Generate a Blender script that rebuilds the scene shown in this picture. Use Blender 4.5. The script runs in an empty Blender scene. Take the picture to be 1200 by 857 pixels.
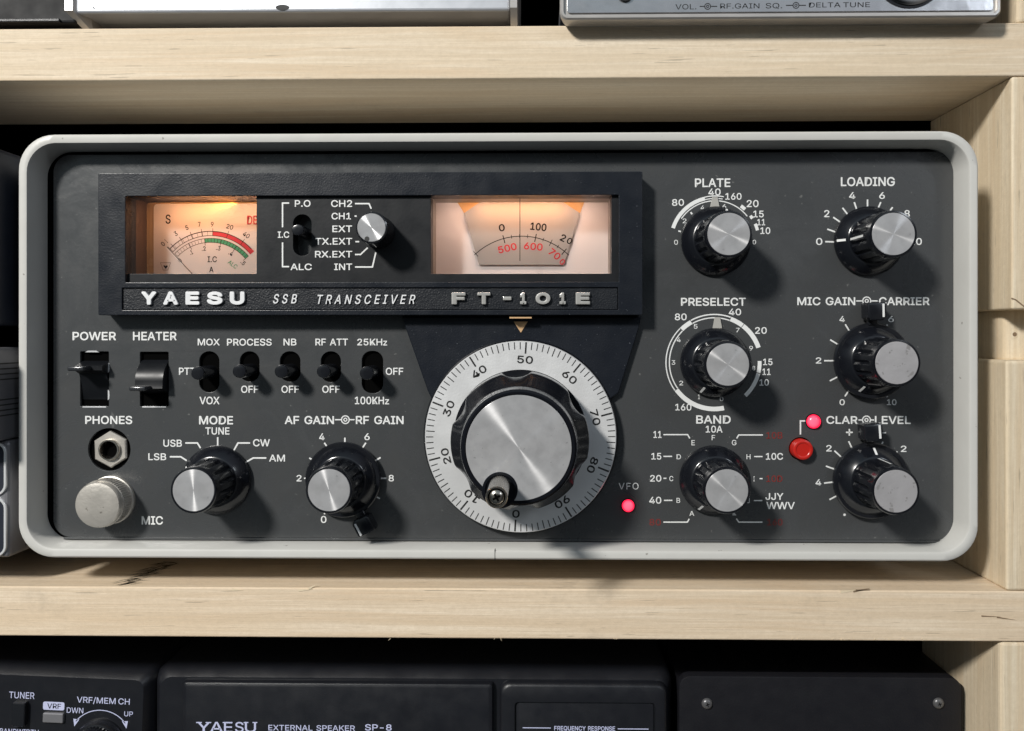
import bpy, math, random
from math import sin, cos, pi, radians, sqrt, atan2
from mathutils import Vector, Matrix
random.seed(7)
scene = bpy.context.scene
col = scene.collection

# ---------------------------------------------------------------- camera model
# working space is millimetres: x right, y up, z out of the radio's front panel
F, D0, TH = 950.0, 300.0, 0.0158
PX, PY = 615.0, 393.0
VX, VY = 630.0, 393.0
def S(px, py, z=0.0):
    "point on the plane at height z above the panel, measured on the photograph"
    dx, dy, dz = (px-PX)/F, -(py-PY)/F, -1.0
    wx = dx*cos(TH) - sin(TH)
    wz = -dx*sin(TH) - cos(TH)
    t = (D0-z)/(-wz)
    return (wx*t, dy*t)
def Y(px, py, z=0.0): return S(px, py, z)[1]
def MM(z=0.0): return (D0-z)/F           # mm per photo pixel at height z
def W(p): return Vector((p[0]*.001, -p[2]*.001, p[1]*.001))

# ---------------------------------------------------------------- materials
class NT:
    def __init__(s, name):
        s.m = bpy.data.materials.new(name); s.m.use_nodes = True
        s.t = s.m.node_tree; s.t.nodes.clear()
        s.out = s.n('ShaderNodeOutputMaterial')
        s.b = s.n('ShaderNodeBsdfPrincipled'); s.l(s.b.outputs[0], s.out.inputs[0])
    def n(s, k, **kw):
        q = s.t.nodes.new(k)
        for a, v in kw.items():
            if a in q.inputs: q.inputs[a].default_value = v
            else: setattr(q, a, v)
        return q
    def l(s, a, b): s.t.links.new(a, b)
    def set(s, **kw):
        for k, v in kw.items():
            s.b.inputs[k.replace('_', ' ')].default_value = v
    def coord(s, scale=(1,1,1), rot=(0,0,0), loc=(0,0,0), which='Object'):
        tc = s.n('ShaderNodeTexCoord'); mp = s.n('ShaderNodeMapping')
        mp.inputs['Scale'].default_value = scale; mp.inputs['Rotation'].default_value = rot
        mp.inputs['Location'].default_value = loc
        s.l(tc.outputs[which], mp.inputs[0]); return mp.outputs[0]
    def noise(s, vec, scale, detail=3, rough=.5, dist=0):
        q = s.n('ShaderNodeTexNoise'); q.inputs['Scale'].default_value = scale
        q.inputs['Detail'].default_value = detail; q.inputs['Roughness'].default_value = rough
        q.inputs['Distortion'].default_value = dist
        s.l(vec, q.inputs['Vector']); return q.outputs[0]
    def ramp(s, fac, stops):
        q = s.n('ShaderNodeValToRGB'); e = q.color_ramp.elements
        while len(e) < len(stops): e.new(.5)
        for i, (p, c) in enumerate(stops):
            e[i].position = p; e[i].color = c if len(c) == 4 else (*c, 1)
        s.l(fac, q.inputs[0]); return q.outputs[0]
    def mix(s, fac, a, b, blend='MIX'):
        q = s.n('ShaderNodeMix'); q.data_type = 'RGBA'; q.blend_type = blend
        for sock, v in ((q.inputs[0], fac), (q.inputs[6], a), (q.inputs[7], b)):
            if isinstance(v, (int, float)): sock.default_value = v
            elif isinstance(v, tuple): sock.default_value = v if len(v) == 4 else (*v, 1)
            else: s.l(v, sock)
        return q.outputs[2]
    def bump(s, h, strength=.2, dist=.0002):
        q = s.n('ShaderNodeBump'); q.inputs['Strength'].default_value = strength
        q.inputs['Distance'].default_value = dist
        s.l(h, q.inputs['Height']); s.l(q.outputs[0], s.b.inputs['Normal'])
def g3(v): return (v, v, v, 1) if isinstance(v, (int, float)) else (*v[:3], 1)
def plain(name, c, rough=.5, metal=0, spec=.5, bump=None, var=.08, coat=0, spots=None):
    N = NT(name); c = g3(c)
    N.set(Roughness=rough, Metallic=metal)
    N.b.inputs['Specular IOR Level'].default_value = spec
    if coat: N.b.inputs['Coat Weight'].default_value = coat; N.b.inputs['Coat Roughness'].default_value = .08
    v = N.coord()
    nz = N.noise(v, 90, 4)
    base = N.mix(nz, tuple(x*(1-var) for x in c[:3]), tuple(min(1, x*(1+var)) for x in c[:3]))
    if spots:
        sc, thr, scol = spots
        n2 = N.ramp(N.noise(v, sc, 2, .6), [(thr, (0,0,0)), (thr+.03, (1,1,1))])
        base = N.mix(n2, base, scol)
    N.l(base, N.b.inputs['Base Color'])
    r = N.ramp(N.noise(v, 140, 3), [(.3, g3(max(0, rough-.06))), (.7, g3(rough+.06))])
    N.l(r, N.b.inputs['Roughness'])
    if bump: N.bump(N.noise(v, bump[0], 3), bump[1], bump[2])
    return N.m
def emit(name, c, s, base=(0.3,0.01,0.02)):
    N = NT(name); N.set(Roughness=.25)
    N.b.inputs['Base Color'].default_value = (*base, 1)
    N.b.inputs['Emission Color'].default_value = (*c, 1); N.b.inputs['Emission Strength'].default_value = s
    lw = N.n('ShaderNodeLayerWeight'); lw.inputs[0].default_value = .4
    r = N.ramp(lw.outputs['Facing'], [(0, (1, .12, .2)), (.35, c), (1, tuple(x*.55 for x in c))])
    N.l(r, N.b.inputs['Emission Color'])
    return N.m
def brushed(name, c, rough=.3, scratch=.0):
    N = NT(name); N.set(Metallic=.42, Anisotropic=1.0)
    v = N.coord(which='Object')
    sep = N.n('ShaderNodeSeparateXYZ'); N.l(v, sep.inputs[0])
    cmb = N.n('ShaderNodeCombineXYZ'); N.l(sep.outputs[0], cmb.inputs[0]); N.l(sep.outputs[1], cmb.inputs[1])
    ln = N.n('ShaderNodeVectorMath', operation='LENGTH'); N.l(cmb.outputs[0], ln.inputs[0])
    c2 = N.n('ShaderNodeCombineXYZ'); N.l(ln.outputs['Value'], c2.inputs[0])
    rn = N.noise(c2.outputs[0], 3300, 3, .7)
    bl = N.noise(v, 220, 3)
    base = N.mix(rn, tuple(x*.89 for x in c), tuple(min(1, x*1.05) for x in c))
    base = N.mix(N.ramp(bl, [(.42, (0,0,0)), (.70, (.6,.6,.6))]), base, tuple(x*.72 for x in c))
    base = N.mix(N.ramp(N.noise(v, 800, 2), [(.70, (0,0,0)), (.74, (.7,.7,.7))]), base, tuple(x*.5 for x in c))
    N.l(base, N.b.inputs['Base Color'])
    N.l(N.ramp(rn, [(.2, g3(rough-.02)), (.8, g3(rough+.03))]), N.b.inputs['Roughness'])
    tg = N.n('ShaderNodeTangent', direction_type='RADIAL', axis='Z'); N.l(tg.outputs[0], N.b.inputs['Tangent'])
    N.b.inputs['Anisotropic Rotation'].default_value = ANROT
    return N.m
ANROT = .25

def wood(name, axis='x', tint=(1,1,1), seed=0, dark=1.0, blotch=0.0, figure=None):
    "clear pine: long grain along one axis, growth bands, short resin flecks"
    N = NT(name); N.set(Roughness=.62); N.b.inputs['Specular IOR Level'].default_value = .3
    st = {'x': (1, 14, 14), 'y': (14, 1, 14), 'z': (14, 14, 1)}[axis]
    v = N.coord(st, loc=(seed*1.7, seed*.9, seed*.37))
    warp = N.noise(N.coord(loc=(seed, 0, 0)), 9, 3)
    k = lambda m: tuple(x*(1 if x == 1 else m) for x in st)
    bands = N.noise(N.coord(k(1.6), loc=(seed*1.7, seed*.9, seed*.37)), 8, 6, .6, .45)
    lines = N.noise(N.coord(k(5), loc=(seed, 1, 0)), 9, 5, .65, .15)
    fine = N.noise(N.coord(k(9), loc=(seed, seed, 0)), 40, 4, .75)
    fleck = N.noise(N.coord(k(1.6), loc=(0, seed, 3)), 55, 2, .5)
    felt = N.noise(N.coord(loc=(0, 0, seed)), 520, 4, .8)
    a = tuple(x*t*dark for x, t in zip((.76, .62, .445), tint))
    b = tuple(x*t*dark for x, t in zip((.875, .765, .605), tint))
    o = tuple(x*t*dark for x, t in zip((.68, .50, .32), tint))
    c = N.mix(N.ramp(bands, [(.36, (0,0,0)), (.60, (1,1,1))]), a, b)
    if figure:      # plain-sawn cathedral rings
        wv = N.n('ShaderNodeTexWave'); wv.wave_type = 'RINGS'; wv.rings_direction = 'SPHERICAL'
        wv.inputs['Scale'].default_value = 1.0; wv.inputs['Distortion'].default_value = 2.2; wv.inputs['Detail'].default_value = 3
        wv.inputs['Detail Scale'].default_value = 1.4
        N.l(N.coord(figure[1], loc=figure[0]), wv.inputs['Vector'])
        ws = N.ramp(wv.outputs['Fac'], [(.35, (0,0,0)), (.85, (.62,.62,.62)), (1, (.2,.2,.2))])
        c = N.mix(N.mix(N.ramp(N.noise(N.coord(loc=(seed*2.3,0,0)), 7, 3), [(.44, (0,0,0)), (.60, (1,1,1))]), (0,0,0), ws), c, o)
    c = N.mix(N.ramp(lines, [(.44, (.7,.7,.7)), (.56, (0,0,0))]), c, tuple(x*.93 for x in a))
    c = N.mix(N.ramp(N.noise(v, 4, 4, .5, 1.2), [(.60, (0,0,0)), (.66, (.45,.45,.45)), (.74, (0,0,0))]), c, o)
    c = N.mix(N.ramp(fine, [(.36, (.5,.5,.5)), (.56, (0,0,0))]), c, tuple(x*.84 for x in a))
    c = N.mix(N.ramp(felt, [(.38, (.28,.28,.28)), (.62, (0,0,0))]), c, tuple(x*.78 for x in a))
    c = N.mix(N.ramp(fleck, [(.685, (0,0,0)), (.72, (.7,.7,.7))]), c, tuple(x*.5 for x in a))
    c = N.mix(N.ramp(warp, [(.3, (.15,.15,.15)), (.65, (0,0,0))]), c, tuple(x*.8 for x in b))
    if blotch:
        c = N.mix(N.ramp(N.noise(N.coord(loc=(seed, 2, 0)), 22, 5, .7), [(.60, (0,0,0)), (.80, g3(blotch))]), c, (.10,.085,.065))
    N.l(c, N.b.inputs['Base Color'])
    h = N.mix(.5, fine, felt)
    N.bump(h, .55, .0005)
    return N.m

def panelmat():
    N = NT('charcoal_panel_paint')
    N.b.inputs['Specular IOR Level'].default_value = .7
    v = N.coord()
    n1 = N.noise(v, 14, 4, .6); n2 = N.noise(v, 700, 2); n3 = N.noise(v, 45, 6, .7, .8)
    c = N.mix(n1, (.050,.053,.055), (.064,.067,.070))
    # hand grime, paler rubbed places, dust specks and hairline scratches
    c = N.mix(N.ramp(n3, [(.50, (0,0,0)), (.72, (.38,.38,.38))]), c, (.040,.039,.037))
    c = N.mix(N.ramp(N.noise(N.coord(loc=(3,1,2)), 26, 6, .75, .5), [(.56, (0,0,0)), (.75, (.35,.35,.35))]), c, (.09,.094,.098))
    c = N.mix(N.ramp(N.noise(v, 520, 2), [(.72, (0,0,0)), (.76, (.55,.55,.55))]), c, (.22,.22,.21))
    scr = N.ramp(N.noise(N.coord((4,1,90), rot=(0,.5,0)), 14, 3, .6, .3), [(.712, (0,0,0)), (.718, (.5,.5,.5)), (.726, (0,0,0))])
    c = N.mix(scr, c, (.20,.20,.20))
    N.l(c, N.b.inputs['Base Color'])
    N.l(N.ramp(n3, [(.32, g3(.17)), (.68, g3(.36))]), N.b.inputs['Roughness'])
    N.bump(N.mix(.45, N.noise(N.coord((1,1,1.6)), 75, 5, .6), n2), .11, .0005)
    return N.m

M = {}
M['panel'] = panelmat()
M['print'] = plain('white_silk_print', (.80,.81,.80), .5, var=.03)
M['print_dim'] = plain('grey_silk_print', (.38,.38,.37), .5)
M['print_red'] = plain('dull_red_print', (.19,.026,.022), .5)
M['frame'] = plain('light_grey_enamel', (.585,.58,.55), .38, var=.05, bump=(420,.12,.0003), spots=(300,.725,(.30,.285,.26,1)))
M['black'] = plain('black_gap', .003, .8, spec=0)  # lightless black: shade in openings put into colour; also scuffs and gasket
M['knob'] = plain('gloss_black_plastic', (.007,.008,.011), .17, spec=.6, bump=(500,.04,.0002))
M['lever'] = plain('satin_black_plastic', (.010,.011,.014), .2, spec=.6)
M['tab'] = plain('worn_rocker_tab', (.03,.032,.036), .22, spec=.9)
M['rocker'] = plain('satin_rocker_plastic', (.008,.009,.011), .36, spec=.3)
M['bezel'] = plain('grained_black_plastic', (.011,.0135,.019), .33, spec=.35, bump=(1500,.3,.0002), var=.15, spots=(1500,.72,(.16,.17,.19,1)))
M['plate'] = plain('matt_black_plate', (.011,.012,.014), .42, spec=.3, bump=(900,.1,.0002))
M['namepl'] = plain('leather_grain_black', (.012,.014,.018), .38, spec=.4, bump=(1600,.5,.0003), spots=(900,.745,(.3,.31,.33,1)))
M['raised'] = plain('white_raised_letter', (.78,.79,.80), .35)
M['chrome'] = plain('chrome', (.62,.61,.59), .13, metal=1, var=.05)
M['nickel'] = plain('worn_nickel', (.62,.585,.53), .40, metal=.6, var=.10, bump=(700,.25,.0003), spots=(520,.66,(.36,.33,.29,1)))
M['pointer'] = plain('pale_grey_pointer', (.42,.41,.38), .4)
M['steel'] = plain('zinc_plated_steel', (.55,.52,.47), .28, metal=1, bump=(300,.1,.0002))
M['screw'] = plain('nickel_screw', (.45,.42,.37), .25, metal=1)
M['gold'] = plain('brass_index', (.78,.50,.27), .4, metal=.3)
M['silver_letter'] = plain('worn_chrome_letter', (.66,.65,.62), .28, metal=.55)
M['cap'] = brushed('spun_aluminium', (.58,.58,.59), .24)
M['cap_dull'] = plain('dulled_aluminium_cap', (.47,.46,.47), .44, metal=.35, bump=(300,.35,.0004), var=.22, spots=(420,.62,(.33,.32,.32,1)))
M['ring'] = plain('satin_aluminium_dial', (.86,.865,.87), .36, metal=.40, bump=(1200,.2,.0002), var=.07)
M['dialink'] = plain('black_dial_ink', .012, .5)
M['led'] = emit('lit_red_led', (1.0,.012,.06), 1.5)
M['redbtn'] = plain('red_plastic_button', (.50,.018,.012), .28)
M['dialface'] = plain('cream_meter_card', (.62,.53,.48), .6, var=.02)
M['white_diff'] = plain('white_diffuser_card', (.72,.66,.64), .6, var=.02)
M['grey_card'] = plain('grey_dial_glass', (.30,.285,.27), .45, var=.02)
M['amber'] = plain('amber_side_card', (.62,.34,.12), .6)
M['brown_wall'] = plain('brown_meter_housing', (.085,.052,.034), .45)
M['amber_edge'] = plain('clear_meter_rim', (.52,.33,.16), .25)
M['lt_wall'] = plain('pale_window_wall', (.22,.20,.18), .4)
M['ink'] = plain('dark_meter_ink', (.012,.008,.007), .7, spec=.1)
M['ink_brown'] = plain('brown_meter_ink', (.05,.025,.016), .7, spec=.1)
M['ink_red'] = plain('crimson_meter_ink', (.50,.045,.055), .7, spec=.1)
M['ink_green'] = plain('green_meter_ink', (.07,.29,.15), .7, spec=.1)
M['w_top'] = wood('pine_upper_board', 'x', seed=3, figure=((1.2,-3,0), (5,48,48)))
M['w_bot'] = wood('pine_lower_board', 'x', (1.02,.99,.97), seed=11, blotch=.35, figure=((.4,5.5,0), (9,42,42)))
M['w_up'] = wood('pine_upright', 'y', (1,1,.97), seed=5)
M['w_split'] = plain('splinter_wood', (.74,.62,.44), .6)
M['w_dark'] = plain('dark_crack', (.22,.15,.09), .8)
M['body_alu'] = plain('silver_radio_casing', (.50,.52,.56), .40, metal=.35, var=.05, bump=(250,.1,.0003))
M['body_taupe'] = plain('brushed_silver_trim', (.50,.48,.46), .35, metal=.5)
M['navy'] = plain('navy_black_cabinet', (.012,.016,.028), .5)
M['ribbed'] = plain('grey_metal_cabinet', (.21,.21,.225), .42, metal=.3, bump=(300,.1,.0002))
M['slot'] = plain('dark_slot', .03, .7)
M['blackbody'] = plain('black_textured_cabinet', (.009,.0100,.0135), .38, spec=.5, bump=(3200,.3,.0002), var=.15)
M['blackbox'] = plain('black_painted_steel_box', (.009,.0092,.012), .45, spec=.35, bump=(1200,.3,.0002))
M['lilac'] = plain('lilac_white_print', (.55,.58,.80), .5)
M['trim_bright'] = plain('bright_trim', (.80,.81,.82), .22, metal=.35)
M['screw_dark'] = plain('dark_plated_screw', (.13,.13,.135), .35, metal=.4)
M['case_black'] = plain('smooth_black_case', (.012,.012,.013), .6, spec=.25)
M['rubber'] = plain('black_rubber', .012, .7)
M['wall'] = plain('dark_back_wall', .006, .9)
def pane():
    N = NT('tinted_window_pane')
    N.t.nodes.remove(N.b)
    tr = N.n('ShaderNodeBsdfTransparent'); tr.inputs[0].default_value = (.74,.74,.74,1); gl = N.n('ShaderNodeBsdfGlossy'); gl.inputs['Roughness'].default_value = .04  # grey tint added to weaken the room lamp on the cards
    mx = N.n('ShaderNodeMixShader'); mx.inputs[0].default_value = .045
    N.l(tr.outputs[0], mx.inputs[1]); N.l(gl.outputs[0], mx.inputs[2]); N.l(mx.outputs[0], N.out.inputs[0])
    return N.m
M['pane'] = pane()

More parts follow.
